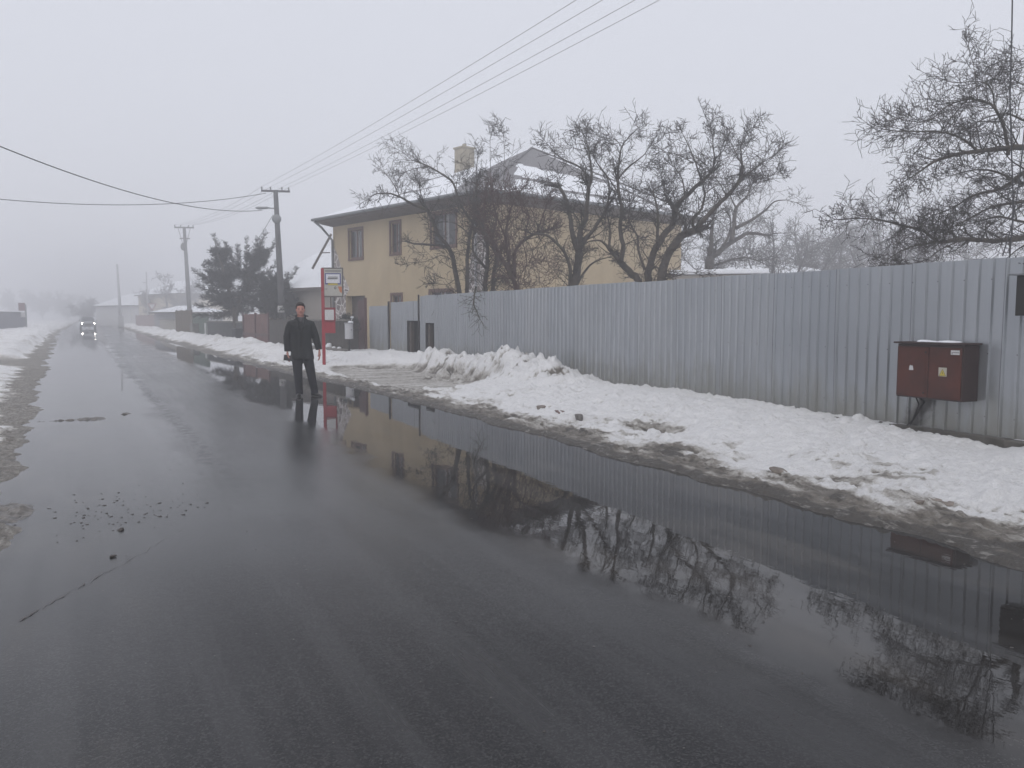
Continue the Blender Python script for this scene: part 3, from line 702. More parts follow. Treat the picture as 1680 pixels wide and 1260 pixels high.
dr = Vector((-dl.y, dl.x, 0)); 
if dr.dot(Vector((1, 0, 0))) < 0: dr = -dr
KRp = AT(1101, 350, 36.0); LS = (Vector((KRp.x, KRp.y, 0)) - K0).dot(dr); KR = K0 + dr * LS; KB = KL + dr * LS
print('house front', LF, 'side', LS, K0, KL, KR)
house = thing('house', 'two-storey yellow plastered house with a snowy hipped slate roof behind the trees', 'house', tuple(K0))
def onwall(px, py, P, d):
    rv = ray(px, py); nn = Vector((d.y, -d.x, 0)); t = (Vector((P.x, P.y, 0)) - Vector((0, 0, 0))).dot(nn) / rv.dot(nn)
    q = Vector((0, 0, CZ)) + rv * t; return (q - P).dot(d), q.z
# front wall runs KL -> K0 (outside to the right)
df = (K0 - KL).normalized()
def hole(x0, y0, x1, y1, P, d):
    a = onwall(x0, y0, P, d); b = onwall(x1, y1, P, d); return (min(a[0], b[0]), max(a[0], b[0]), min(a[1], b[1]), max(a[1], b[1]))
hs = [hole(573, 378, 595, 423, KL, df), hole(641, 366, 657, 415, KL, df), hole(708, 352, 748, 402, KL, df),
      hole(643, 484, 659, 505, KL, df), hole(706, 478, 742, 500, KL, df), hole(568, 486, 600, 560, KL, df)]
hs[3] = (hs[3][0], hs[3][1], hs[3][3] - 1.3, hs[3][3]); hs[4] = (hs[4][0], hs[4][1], hs[4][3] - 1.3, hs[4][3]); hs[5] = (hs[5][0], hs[5][1], 0.05, hs[5][3])
zr = hs[0][3]
print('holes', hs)
mbw, P0, d, n = wall_holes(KL, K0, 0, ZE, hs)
m2, P0s, ds, ns_ = wall_holes(K0, KR, 0, ZE, [])
mbw2 = MB(); mbw2.v = mbw.v + m2.v; mbw2.f = mbw.f + [tuple(i + len(mbw.v) for i in f) for f in m2.f]
mbw2.quad(KR, KB, KB + Vector((0, 0, ZE)), KR + Vector((0, 0, ZE))).quad(KB, KL, KL + Vector((0, 0, ZE)), KB + Vector((0, 0, ZE)))
obj('wall', mbw2, M_PLASTER, house, world=True)
for i, h in enumerate(hs[:5]): window(house, P0, d, n, h, 1 if i != 3 else 1)
dk = MB(); h = hs[5]
for (uu0, uu1) in ((h[0], h[1]),):
    dk.quad(P0 + d * uu0 - n * .29 + Vector((0, 0, h[2])), P0 + d * uu1 - n * .29 + Vector((0, 0, h[2])), P0 + d * uu1 - n * .29 + Vector((0, 0, h[3])), P0 + d * uu0 - n * .29 + Vector((0, 0, h[3])))
obj('entrance_door', dk, mat('door_brown', (.06, .04, .033), .5, var=.3, vscale=8), house, world=True)
# crazy-paved veneer, irregular diagonal edge at the left corner; strip at the near corner
vn = MB(); top = hs[0][2] + 1.0
o_ = .012
us_ = [(0, 0), (1.35, 0), (1.15, 1.6), (1.0, 3.0), (.55, 3.7), (.25, ZE - 1.0), (0, ZE - .9)]
hcut = h
vn.poly([P0 + d * 0 + n * o_ + Vector((0, 0, 0)), P0 + d * (h[0] - .02) + n * o_, P0 + d * (h[0] - .02) + n * o_ + Vector((0, 0, h[3])), P0 + d * (h[0] + .3) + n * o_ + Vector((0, 0, h[3] + .3)), P0 + d * .75 + n * o_ + Vector((0, 0, 3.5)), P0 + d * .35 + n * o_ + Vector((0, 0, 4.3)), P0 + n * o_ + Vector((0, 0, 4.7))])
obj('stone_veneer', vn, M_VENEER, house, world=True); vn = MB()
vn.poly([P0 + d * (LF - 1.25) + n * o_, P0 + d * (LF - .01) + n * o_, P0 + d * (LF - .01) + n * o_ + Vector((0, 0, 4.6)), P0 + d * (LF - .7) + n * o_ + Vector((0, 0, 4.5)), P0 + d * (LF - 1.1) + n * o_ + Vector((0, 0, 3.0))])
obj('stone_veneer', vn, M_VENEER, house, world=True)
# hipped roof with overhang
OV = .75; cN = -(dl + dr) ; z2 = ZE + .05
c0 = K0 - dl * OV - dr * OV; cl = KL + dl * .30 - dr * OV; c_r = KR - dl * OV + dr * OV; c_b = KB + dl * OV + dr * OV
ap = AT(872, 243, 37.0)
apex_z = ap.z; AP = Vector((ap.x, ap.y, 0)); print('apex', ap, 'centre', (K0 + KB) / 2)
A1 = Vector((AP.x, AP.y, apex_z))
def sub(mbv, a, b, c, N):
    """triangulated face as a fine grid so that the snow attribute can vary"""
    pass
def roofface(name, a, b, top, fn, N=26):
    me = MB(); vals = []
    for i in range(N + 1):
        for j in range(N + 1):
            s = i / N; u = j / N; p = (a.lerp(b, u)).lerp(top, s); me.v.append(p); vals.append(fn(u, s))
    for i in range(N):
        for j in range(N):
            q = i * (N + 1) + j
            if i == N - 1: me.f.append((q, q + 1, q + N + 1))
            else: me.f.append((q, q + 1, q + N + 2, q + N + 1))
    o = obj('roof_slope', me, M_ROOF, house, world=True); at = o.data.attributes.new('snow', 'FLOAT', 'POINT')
    at.data.foreach_set('value', vals); return o
zv = Vector((0, 0, z2))
def f_front(u, s):        # left slope: snow, bare near the hip on the right (u=0 at near corner)
    bare = 1 if u * (1) < .16 + .28 * s else 0
    band = 1 if (abs(s - .30 + (u - .5) * .05) < .02 and .45 < u < .8) else 0
    return 0 if (bare or band) else 1
def f_side(u, s):         # right slope (u=0 near corner): bare near the top, snow below with two bare bands
    v = 1 if s < .50 - .16 * (u - .4) else 0
    if u > .78 + .1 * s: v = 0 if u < .86 else (1 if s < .9 else 0)
    if abs(s - (.27 - .05 * u)) < .035 and .05 < u < .35: v = 0
    if abs(s - (.15 - .02 * u)) < .025 and .25 < u < .75: v = 0
    if u < .10 * (1 - s) * 1.0 and s > .05: v = 0
    return v
roofface('r', c0 + zv, cl + zv, A1, f_front, 40); roofface('r', c0 + zv, c_r + zv, A1, f_side, 40)
roofface('r', cl + zv, c_b + zv, A1, lambda u, s: 1, 8); roofface('r', c_r + zv, c_b + zv, A1, lambda u, s: 1, 8)
sf = MB(); z1 = Vector((0, 0, z2 - .02))
sf.quad(c0 + z1, cl + z1, KL + z1, K0 + z1).quad(c0 + z1, K0 + z1, KR + z1, c_r + z1).quad(cl + z1, c_b + z1, KB + z1, KL + z1).quad(c_r + z1, KR + z1, KB + z1, c_b + z1)
# boxed soffit deepens below the edge
for (a, b, w_, q_) in ((c0, cl, K0, KL), (c0, c_r, K0, KR)):
    a2, b2 = a.lerp(w_, .15), b.lerp(q_, .15)
    sf.quad(a + z1, b + z1, b2 + z1 - Vector((0, 0, .16)), a2 + z1 - Vector((0, 0, .16)))
    sf.quad(a2 + z1 - Vector((0, 0, .16)), b2 + z1 - Vector((0, 0, .16)), q_ + z1 - Vector((0, 0, .30)) + (b2 - q_) * .05, w_ + z1 - Vector((0, 0, .30)) + (a2 - w_) * .05)
obj('soffit', sf, M_SOFFIT, house, world=True)
gt = MB().tube([cl + zv - Vector((0, 0, .04)) + dl * .1 - dr * .05, c0 + zv - Vector((0, 0, .04)) - dr * .05], .065, 8)
gt.tube([c0 + zv - Vector((0, 0, .04)) - dl * .05, c_r + zv - Vector((0, 0, .04)) - dl * .05], .065, 8)
obj('gutter', gt, M_STEEL, house, world=True, smooth=True)
wp = KL + d * .06 + n * .08
obj('downpipe', MB().tube([cl + zv - Vector((0, 0, .1)), cl.lerp(wp, .4) + zv - Vector((0, 0, .35)), wp + Vector((0, 0, z2 - .9)), wp + Vector((0, 0, .2))], .05, 8), M_STEEL, house, world=True, smooth=True)
wp = K0 - d * .55 + n * .1
obj('downpipe', MB().tube([wp + Vector((0, 0, z2 - .3)), wp + Vector((0, 0, .2))], .045, 8), mat('pale_pipe', (.33, .33, .35), .5), house, world=True, smooth=True)
# hip ridge caps
rc = MB()
for q_ in (c0, c_r): rc.tube([q_ + zv + Vector((0, 0, .01)), A1 + Vector((0, 0, .02))], .045, 6)
obj('ridge_cap', rc, mat('ridge_grey', (.16, .155, .16), .8, var=.3), house, world=True)
ch = AT(762, 262, 38.2); s_ = .33
cbm = MB().obox((ch.x, ch.y, 7.9), dl * s_, dr * s_, (0, 0, 1.0))
ctop = AT(762, 245, 38.2).z
cbm = MB().obox((ch.x, ch.y, (ctop + 6.6) / 2), dl * s_, dr * s_, (0, 0, (ctop - 6.6) / 2)).obox((ch.x, ch.y, ctop + .03), dl * (s_ + .05), dr * (s_ + .05), (0, 0, .04))
cm = obj('chimney', cbm, M_CHIM, house, world=True, bevel=.01)
obj('flue_pipe', MB().tube([(ch.x, ch.y, ctop + .05), (ch.x, ch.y, ctop + .22)], .10, 10), M_CHIM, cm, world=True)

# ---- low grey house to the left, snow on its roof
def small_house(name, label, A, B, depth, ze, zr, mw, eave=.4, snow=True, wins=(), gable=False):
    A = Vector((A.x, A.y, 0)); B = Vector((B.x, B.y, 0)); d = (B - A).normalized(); n = Vector((d.y, -d.x, 0)); Lw = (B - A).length
    t = thing(name, label, 'house', tuple(A)); mb, P, dd, nn = wall_holes(A, B, 0, ze, list(wins), .2)
    Cc, Dd = B - n * depth, A - n * depth; z = lambda v: Vector((0, 0, v))
    mb.quad(B, Cc, Cc + z(ze), B + z(ze)).quad(Cc, Dd, Dd + z(ze), Cc + z(ze)).quad(Dd, A, A + z(ze), Dd + z(ze))
    obj('wall', mb, mw, t, world=True)
    a, b, c, e = A + n * eave - d * eave, B + n * eave + d * eave, Cc - n * eave + d * eave, Dd - n * eave - d * eave
    if gable: r0, r1 = (a + e) / 2, (b + c) / 2
    else: r0, r1 = (a + e) / 2 + d * depth * .45, (b + c) / 2 - d * depth * .45
    r = MB(); th = z(.10)
    r.quad(a + z(ze), b + z(ze), r1 + z(zr), r0 + z(zr)).quad(c + z(ze), e + z(ze), r0 + z(zr), r1 + z(zr)).poly([e + z(ze), a + z(ze), r0 + z(zr)]).poly([b + z(ze), c + z(ze), r1 + z(zr)])
    obj('roof', r, M_SNOWPLAIN if snow else M_SOFFIT, t, world=True)
    f = MB(); f.obox((a + b) / 2 + z(ze - .07), (b - a) / 2, n * .03, z(.065)); f.obox((e + a) / 2 + z(ze - .07), (a - e) / 2, d * .03, z(.065)).obox((b + c) / 2 + z(ze - .07), (c - b) / 2, d * .03, z(.065))
    obj('fascia', f, M_SOFFIT, t, world=True)
    for w in wins: window(t, P, dd, nn, w, 1, .05)
    return t
hA, hB = AT(425, 480, 47.0), AT(610, 460, 39.5)
t = small_house('house', 'low grey rendered house with a snow covered roof, left of the yellow house', hA, hB, 8.0, 3.05, 6.2, M_GREYWALL, wins=[(1.9, 2.6, 1.3, 2.55)])
for (a_, b_) in (((513, 440), (541, 380)),):      # snow ladder leaning on the roof
    p, q = AT(513, 440, 42.0), AT(543, 385, 43.5); ld = thing('timber_prop', 'dark timber leaning diagonally over the snowy roof of the low grey house', 'timber', tuple(p))
    obj('plank', MB().tube([p, q], .085, 4), M_DARKWOOD, ld, world=True); dv = (q - p); obj('crosspiece', MB().tube([p + dv * .45, p + dv * .45 + Vector((.45, -.1, .02))], .03, 5), M_DARKWOOD, ld, world=True)
# pale house right of the yellow one, in the fog
small_house('house', 'pale house fading in the fog, right of the yellow house behind the bare trees', AT(1098, 430, 58), AT(1360, 430, 52), 9, 4.3, 5.2, mat('pale_render', (.50, .48, .46), .9, var=.1), wins=[(1.0, 1.8, 2.9, 3.7)])
sh = thing('shed', 'low flat shed roof under clean snow just above the fence top', 'shed', tuple(AT(1130, 460, 33)))
p = AT(1105, 452, 33); q = AT(1260, 452, 32)
for nm, lo, hi, m_ in (('shed_wall', -.05, -2.6, M_GREYWALL), ('shed_roof', .14, -.04, M_SNOWPLAIN)):
    cc = (p + q) / 2; hh = (q - p) / 2; hh.z = 0; nn_ = Vector((hh.y, -hh.x, 0)).normalized() * (1.6 if nm == 'shed_roof' else 1.45)
    obj(nm, MB().obox((cc.x, cc.y, p.z + (lo + hi) / 2), hh * (1 if nm == 'shed_roof' else .97), nn_, (0, 0, abs(hi - lo) / 2)), m_, sh, world=True, bevel=.04)
# far-off houses down the street
small_house('house', 'faint house with a snowy roof far down the street in fog, by the thin pole', AT(158, 520, 135), AT(215, 520, 128), 8, 3.2, 5.2, mat('fog_paled_wall', (.58, .58, .59), .9))  # wall colour paled to stand in for thicker fog
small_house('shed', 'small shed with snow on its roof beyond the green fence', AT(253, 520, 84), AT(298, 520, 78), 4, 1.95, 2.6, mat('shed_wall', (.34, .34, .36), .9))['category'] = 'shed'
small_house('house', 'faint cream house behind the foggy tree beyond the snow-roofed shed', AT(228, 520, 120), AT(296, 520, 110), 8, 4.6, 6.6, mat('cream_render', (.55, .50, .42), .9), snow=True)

# ================================================================ POLES AND WIRES
def pole(name, label, px, ptop, depth, H0, lamp=False, group=None, lean=0):
    p = AT(px, ptop, depth); top = p.z; t = thing(name, label, 'utility pole', (p.x, p.y, 0), -R(15), group)
    lx = lean * top
    obj('pole_shaft', MB().tube([(-lx * -1, 0, 0), (0, 0, top)] if 0 else [(lx, 0, 0), (lx * .5, 0, top * .5), (0, 0, top - .06)], [.19, .155, .115], 12), M_POLE, t, smooth=True)
    arm = obj('crossarm', MB().box((-.72, -.05, top - .16), (.72, .05, top - .06)), M_POLE, t)
    for x in (-.68, -.25, .32, .66): obj('insulator', MB().tube([(x, 0, top - .06), (x, 0, top + .02), (x, 0, top + .1)], [.02, .045, .03], 8), M_STEEL, arm)
    return t, p, top
p1, q1, t1 = pole('utility_pole', 'concrete pole with crossarm and street lamp left of the yellow house', 452, 310, 42.5, 8, lean=.028)
hd = MB().loft([((-.55, 0, t1 - .98), .03, .03), ((-.55, 0, t1 - .97), .03, .03)], 8)
lampo = obj('lamp_arm', MB().tube([(0, 0, t1 - 1.0), (-.45, 0, t1 - .98)], .03, 8), M_STEEL, p1)
obj('lamp_head', MB().tube([(-.32, 0, t1 - .98), (-.45, 0, t1 - .98), (-.85, 0, t1 - 1.0), (-1.02, 0, t1 - .99)], [.04, .085, .11, .05], 10, squash=.7), M_STEEL, lampo, smooth=True)
obj('bracket_plate', MB().ball((.03, -.12, t1 - 1.55), .24, .09, .24, 12, 8), M_STEEL, p1, smooth=True)
obj('notice_board', MB().box((-.02, -.24, 1.75), (.32, -.2, 2.1)), M_WHITE, p1)
P2FIX = 1
p2, q2, t2 = pole('utility_pole', 'second concrete pole with crossarm and bracket, behind the conifer on its left', 302, 371, 64, 8, lean=.03)
br_ = MB(); 
for s in (-1, 1): br_.tube([(s * .45, 0, t2 - .18), (s * .1, 0, t2 - 1.5)], .02, 5)
br_.box((-.35, -.04, t2 - 1.0), (.4, .04, t2 - .92)).ball((-.1, -.1, t2 - 1.6), .2, .12, .3, 8, 6)
obj('bracket', br_, M_POLEFAR, p2)
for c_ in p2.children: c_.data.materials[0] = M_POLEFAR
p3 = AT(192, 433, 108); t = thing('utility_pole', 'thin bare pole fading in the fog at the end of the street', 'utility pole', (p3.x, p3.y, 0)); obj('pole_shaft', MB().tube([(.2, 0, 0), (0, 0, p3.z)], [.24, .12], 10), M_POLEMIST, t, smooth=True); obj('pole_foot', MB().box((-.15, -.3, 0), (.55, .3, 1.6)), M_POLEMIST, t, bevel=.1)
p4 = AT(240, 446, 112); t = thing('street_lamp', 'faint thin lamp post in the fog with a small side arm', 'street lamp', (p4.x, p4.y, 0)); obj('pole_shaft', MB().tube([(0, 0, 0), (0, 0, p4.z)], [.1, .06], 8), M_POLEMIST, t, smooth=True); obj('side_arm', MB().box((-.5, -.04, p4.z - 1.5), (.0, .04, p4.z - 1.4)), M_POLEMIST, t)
def wire(label, pts_fn, n, r, name='overhead_wire', group=None, cat='wire'):
    pts = [pts_fn(i / (n - 1)) for i in range(n)]; o = obj(name, MB().tube(pts, r, 5), M_ALU if name == 'overhead_wire' else M_WIRE, smooth=True); tag(o, label, cat, group); return o
def sag(a, b, s, e=1.0):
    a, b = Vector(a), Vector(b)
    return lambda t: a.lerp(b, t * e) - Vector((0, 0, 4 * s * t * (1 - t)))
ordn = ['leftmost', 'second from left', 'third from left', 'rightmost']
# the four line wires run parallel to the road from the pole over the fence side
for k, (x, ex, tz) in enumerate(((-.68, 942, 0), (-.25, 985, 0), (.32, 1038, 0), (.66, 1078, 0))):
    c_, s_n = math.cos(-R(15)), math.sin(-R(15)); a = Vector((q1.x + x * c_, q1.y + x * s_n, t1 + .1))
    b = AT(ex, 2, 16.8 + k * .0); end = a + (b - a) * 1.9
    dd_ = end - a
    f = lambda t, a=a, dd_=dd_, b=b: a + dd_ * t + Vector((0, 0, 1.6 * t * (t - 1 / 1.9)))
    wire('overhead line wire above the fence, %s where the wires leave the frame' % ordn[k], f, 60, .006, group='line wires above the fence')
# further span to the second pole
for k, x in enumerate((-.68, -.25, .32, .66)):
    c_, s_n = math.cos(-R(15)), math.sin(-R(15))
    a = Vector((q1.x + x * c_, q1.y + x * s_n, t1 + .1)); b = Vector((q2.x + x * c_, q2.y + x * s_n, t2 + .1))
    wire('faint overhead wire between the two concrete poles', sag(a, b, .35), 24, .008, group='wires between the two poles')
a = AT(430, 345, 42.3); b = AT(-10, 236, 20); wire('thick dark cable dropping from upper left down to the lamp pole', sag(a, b, .55), 50, .016, name='service_cable', cat='cable')
a = AT(436, 317, 42.3); b = AT(-20, 325, 30); wire('thinner sagging cable crossing the sky at left, level at the frame edge', sag(a, b, .40), 50, .015, name='service_cable', cat='cable')
a = AT(448, 352, 42.3); b = AT(400, 420, 49); wire('thin slack wire from the lamp pole down behind the conifer', sag(a, b, .15), 14, .012, name='service_cable', cat='cable')
# cables hanging down at the right
f = lambda pts: (lambda t: Vector([float(np.interp(t * (len(pts) - 1), range(len(pts)), [q[k] for q in pts])) for k in range(3)]))
A_ = [AT(1662, -60, 9.6), AT(1660, 60, 9.6), AT(1657, 160, 9.6), AT(1660, 260, 9.6), AT(1663, 340, 9.6), AT(1657, 418, 9.5), AT(1651, 470, 9.0), AT(1648, 520, 8.95)]
wire('pair-left black cable hanging straight down in front of the right-hand tree', f(A_), 40, .0085, name='hanging_cable', group='cables hanging at the right', cat='cable')
A_ = [AT(1690, 60, 9.7), AT(1682, 200, 9.7), AT(1672, 300, 9.7), AT(1660, 370, 9.6), AT(1645, 420, 9.5)]
wire('slanting black cable at the right frame edge meeting the fence top', f(A_), 30, .0075, name='hanging_cable', group='cables hanging at the right', cat='cable')
A_ = [AT(1650, 425, 9.0), AT(1668, 431, 8.8), AT(1690, 434, 8.6)]
wire('short thin cable looping along the fence top above the black box', f(A_), 8, .005, name='hanging_cable', group='cables hanging at the right', cat='cable')
#@@PART2
# ================================================================ BUS STOP
p = G(532, 603, .06)
bs = thing('bus_stop_sign', 'tall red bus stop post with white timetable board, in the snow behind the man', 'bus stop', (p.x, p.y, .02), -R(27) + R(4))
TOP = 2.96
obj('post', MB().box((-.045, -.035, 0), (.045, .035, TOP - .02)), M_RED, bs, bevel=.008)
bd = obj('sign_board', MB().box((-.02, -.03, 2.10), (.595, .03, TOP)), mat('board_frame', (.10, .085, .08), .5), bs, bevel=.01)
obj('board_face', MB().box((.052, -.036, 2.14), (.56, -.031, TOP - .04)), mat('board_face_mat', (.42, .41, .37), .45, var=.12, vscale=3), bd)
tx = MB(); rr = random.Random(3); x = .085
while x < .53:
    w = rr.uniform(.018, .032)
    tx.box((x, -.040, 2.835), (min(x + w, .54), -.037, 2.885))
    x += w + .008
obj('stop_name', tx, M_GREYTXT, bd)
pic = obj('pictogram', MB().box((.075, -.0405, 2.47), (.530, -.0375, 2.795)), M_BLUE, bd)
obj('pictogram_field', MB().box((.105, -.0435, 2.51), (.500, -.041, 2.765)), mat('field_white', (.62, .62, .66), .5), pic)
bus = MB().box((.155, -.046, 2.625), (.455, -.044, 2.655)).box((.165, -.046, 2.656), (.445, -.044, 2.70))
obj('bus_mark', bus, mat('bus_grey', (.30, .30, .31), .5), pic); obj('bus_underline', MB().box((.150, -.049, 2.622), (.42, -.0465, 2.645)), M_INK, pic)
obj('yellow_strip', MB().box((.16, -.0435, 2.452), (.44, -.0405, 2.500)), M_YELLOW, bd)
rg_ = MB()
for k in range(12):
    a0, a1 = math.tau * k / 12, math.tau * (k + 1) / 12; c_ = (.365, 2.37)
    f4 = lambda a, r1, r2: (c_[0] + r1 * math.cos(a), -.040, c_[1] + r2 * math.sin(a))
    rg_.quad(f4(a0, .034, .042), f4(a1, .034, .042), f4(a1, .017, .022), f4(a0, .017, .022))
obj('round_symbol', rg_, M_INK, bd)
obj('orange_corner', MB().poly([(.44, -.040, 2.41), (.555, -.040, 2.41), (.555, -.040, 2.22), (.50, -.040, 2.25)]), M_ORANGE, bd)
obj('small_print', MB().box((.085, -.040, 2.34), (.135, -.038, 2.355)).box((.085, -.040, 2.315), (.12, -.038, 2.33)), M_GREYTXT, bd)
tb = obj('timetable_case', MB().box((.03, -.05, 1.40), (.355, .04, 1.80)), mat('case_red', (.20, .012, .022), .4), bs, bevel=.01)
obj('timetable_sheet', MB().box((.055, -.056, 1.435), (.315, -.052, 1.735)), M_WHITE, tb)
obj('red_panel', MB().box((.03, -.02, 1.05), (.345, .02, 1.40)), M_RED, bs, bevel=.02)
obj('hanger_rod', MB().tube([(.225, 0, 1.8), (.225, 0, 2.1)], .018, 8), M_SOFFIT, bs)
# ================================================================ THE MAN
pm = (G(480, 650) + G(512, 651)) / 2
FACE = -.20
man = thing('person', 'man in a black coat and dark trousers standing on wet road, holding a dark folder', 'person', (pm.x, pm.y, 0), FACE)
SK = mat('skin', (.46, .215, .17), .55, var=.12, vscale=9); SKH = SK
COAT = mat('black_wool', (.0075, .009, .010), .85, var=.35, vscale=7, bump=1.0, bscale=7)
TROU = mat('dark_trousers', (.011, .011, .017), .85, var=.25, vscale=8, bump=1.0, bscale=8)
SHOE = mat('black_leather', (.010, .010, .010), .3, bump=.1, bscale=20)
HAIR = mat('brown_hair', (.030, .020, .016), .75, var=.3, vscale=40, bump=.6, bscale=90)
def limb(mb, pts, rad, n=14, sq=1.0): return mb.tube(pts, rad, n, True, sq)
HX = .0                                           # head over this x
b = MB()
b.loft([((HX, .0, 1.585), .052, .060), ((HX, -.01, 1.605), .060, .078), ((HX, -.012, 1.64), .068, .088), ((HX, -.008, 1.69), .075, .094), ((HX, .0, 1.74), .078, .098), ((HX, .004, 1.785), .070, .090), ((HX, .006, 1.815), .045, .058), ((HX, .006, 1.825), .015, .02)], 20)
b.ball((HX, -.075, 1.598), .026, .022, .020)                      # chin
b.tube([(HX, -.088, 1.735), (HX, -.104, 1.695), (HX, -.112, 1.675), (HX, -.09, 1.66)], [.010, .014, .018, .012], 8)   # nose
for s in (-1, 1):
    b.ball((HX + s * .079, .005, 1.695), .010, .020, .032)         # ears
    b.ball((HX + s * .040, -.070, 1.66), .020, .016, .018)          # cheeks
    b.ball((HX + s * .032, -.082, 1.722), .022, .010, .008)         # brows
b.tube([(HX, .005, 1.45), (HX, .0, 1.53), (HX, -.002, 1.61)], [.075, .062, .060], 16)
b.loft([((HX, .01, .95), .14, .10), ((HX, .01, 1.10), .135, .10), ((HX, .0, 1.30), .165, .115), ((HX, .0, 1.40), .16, .09), ((HX, .005, 1.47), .08, .065)], 18)
AL = [(-.20, .0, 1.44), (-.262, .01, 1.17), (-.262, -.02, .90)]    # image-left arm
AR = [(.20, .0, 1.44), (.275, .02, 1.17), (.335, -.02, .93)]
LL = [(-.085, .0, .95), (-.075, -.01, .52), (-.055, .02, .10)]
LR = [(.085, .0, .95), (.165, -.015, .52), (.235, .01, .10)]
for A in (AL, AR): limb(b, [(A[0][0] * .8, 0, 1.40), A[1], A[2]], [.045, .040, .029])
for L_ in (LL, LR): limb(b, [L_[0], L_[1], L_[2]], [.085, .058, .042]); b.tube([L_[2], (L_[2][0], L_[2][1], .05)], [.035, .03], 10)
def hand(mb, w, side, grip):
    w = Vector(w); dn = Vector((0, -.02, -1)).normalized()
    mb.tube([w + Vector((0, 0, .05)), w, w + dn * .05, w + dn * .085], [.027, .028, .040, .036], 12, True, .55)
    for k, (o_, l_) in enumerate(((-.030, .072), (-.010, .082), (.010, .076), (.029, .060))):
        r0 = w + dn * .082 + Vector((0, o_, 0)); bend = Vector((-side * .6 if grip else -side * .25, -.05, 0))
        q1_ = r0 + dn * l_ * .42; q2_ = q1_ + (dn * .8 + bend).normalized() * l_ * .34; q3_ = q2_ + (dn * .25 + bend * 1.6).normalized() * l_ * .28
        mb.tube([r0 - dn * .01, r0, q1_, q2_, q3_], [.010, .0105, .0098, .009, .0075], 8)
    t0 = w + dn * .035 + Vector((0, -.032, 0)); mb.tube([t0, t0 + Vector((-side * .012, -.022, -.026)), t0 + Vector((-side * .026, -.026, -.056))], [.014, .012, .009], 8)
hb = MB(); hb.v = b.v; hb.f = b.f
hs_ = MB(); hand(hs_, (-.262, -.03, .875), -1, True); n1 = len(hs_.v); hand(hs_, (.342, -.03, .90), 1, False)
for i_, v_ in enumerate(hs_.v): c_ = Vector((-.262, -.03, .92) if i_ < n1 else (.342, -.03, .945)); hs_.v[i_] = c_ + (v_ - c_) * 1.2
off_ = len(hb.v); hb.v = hb.v + hs_.v; hb.f = hb.f + [tuple(k_ + off_ for k_ in f_) for f_ in hs_.f]
body = remesh(hb, .0052, 'body', SK, man, 2)
for s in (-1, 1): obj('eye', MB().ball((HX + s * .031, -.090, 1.706), .016, .010, .009), mat('eye', (.05, .04, .04), .3), man, smooth=True); obj('eyebrow', MB().tube([(HX + s * .014, -.094, 1.727), (HX + s * .048, -.080, 1.728)], [.005, .004], 6), HAIR, man)
obj('mouth', MB().tube([(HX - .028, -.090, 1.642), (HX, -.098, 1.636), (HX + .028, -.090, 1.642)], [.004, .007, .004], 8), mat('lips', (.30, .09, .085), .5), man, smooth=True)
h = MB(); h.loft([((HX, .030, 1.675), .078, .072), ((HX, .022, 1.72), .084, .088), ((HX, .012, 1.765), .084, .098), ((HX, .004, 1.80), .078, .098), ((HX, .0, 1.832), .055, .072), ((HX, .0, 1.846), .02, .03)], 20)
h.tube([(HX - .06, -.072, 1.79), (HX - .02, -.090, 1.802), (HX + .03, -.088, 1.803), (HX + .065, -.062, 1.785)], [.014, .020, .020, .012], 8)
for s in (-1, 1): h.tube([(HX + s * .077, -.035, 1.775), (HX + s * .078, -.03, 1.71)], [.016, .010], 8)
remesh(h, .006, 'hair', HAIR, man, 2)
# coat: shoulders to above the knee, sleeves to the wrist
c = MB()
c.loft([((.02, .0, .735), .225, .165, .9), ((.015, .0, .80), .222, .163, .9), ((.01, .0, .98), .200, .150), ((0, .0, 1.12), .192, .145), ((0, .0, 1.28), .222, .150), ((0, .0, 1.40), .235, .140), ((0, .0, 1.455), .205, .115), ((0, .005, 1.50), .135, .090), ((0, .008, 1.545), .088, .082)], 26)
for A, s in ((AL, -1), (AR, 1)):
    c.tube([(A[0][0] * .62, 0, 1.425), (A[0][0] * .95, 0, 1.405), (A[0][0] * 1.08, .0, 1.34), A[1], (A[2][0], A[2][1], A[2][2] - .01)], [.080, .084, .082, .073, .060], 16)
coat = remesh(c, .008, 'coat', COAT, man, 3)
cl_ = MB()
for s in (-1, 1):     # turned up collar and lapels
    cl_.tube([(s * .03, -.115, 1.44), (s * .062, -.10, 1.51), (s * .086, -.05, 1.56), (s * .080, .03, 1.585), (s * .03, .078, 1.59)], [.012, .018, .022, .022, .018], 8)
    cl_.tube([(s * .008, -.155, 1.30), (s * .045, -.148, 1.38), (s * .066, -.110, 1.47)], [.006, .022, .016], 8)
cl_.tube([(.075, -.035, 1.575), (.125, -.02, 1.575), (.150, -.015, 1.565)], [.016, .013, .008], 8)
remesh(cl_, .006, 'collar', COAT, man, 1)
obj('shirt', MB().loft([((0, -.03, 1.40), .05, .10), ((0, -.025, 1.50), .055, .075), ((0, -.012, 1.555), .062, .066)], 14), mat('grey_scarf', (.055, .05, .055), .9), man, smooth=True)
for z_ in (1.27, 1.15, 1.03): obj('button', MB().ball((.02, -.152, z_), .011, .005, .011, 8, 6), M_BLACK, coat)
obj('coat_seam', MB().tube([(.004, -.158, 1.32), (.0, -.150, 1.15), (.008, -.160, .95), (.012, -.168, .74)], .004, 5), M_BLACK, coat)
t2_ = MB()
t2_.loft([((.0, 0, .90), .165, .125), ((0, 0, .99), .160, .12)], 18)
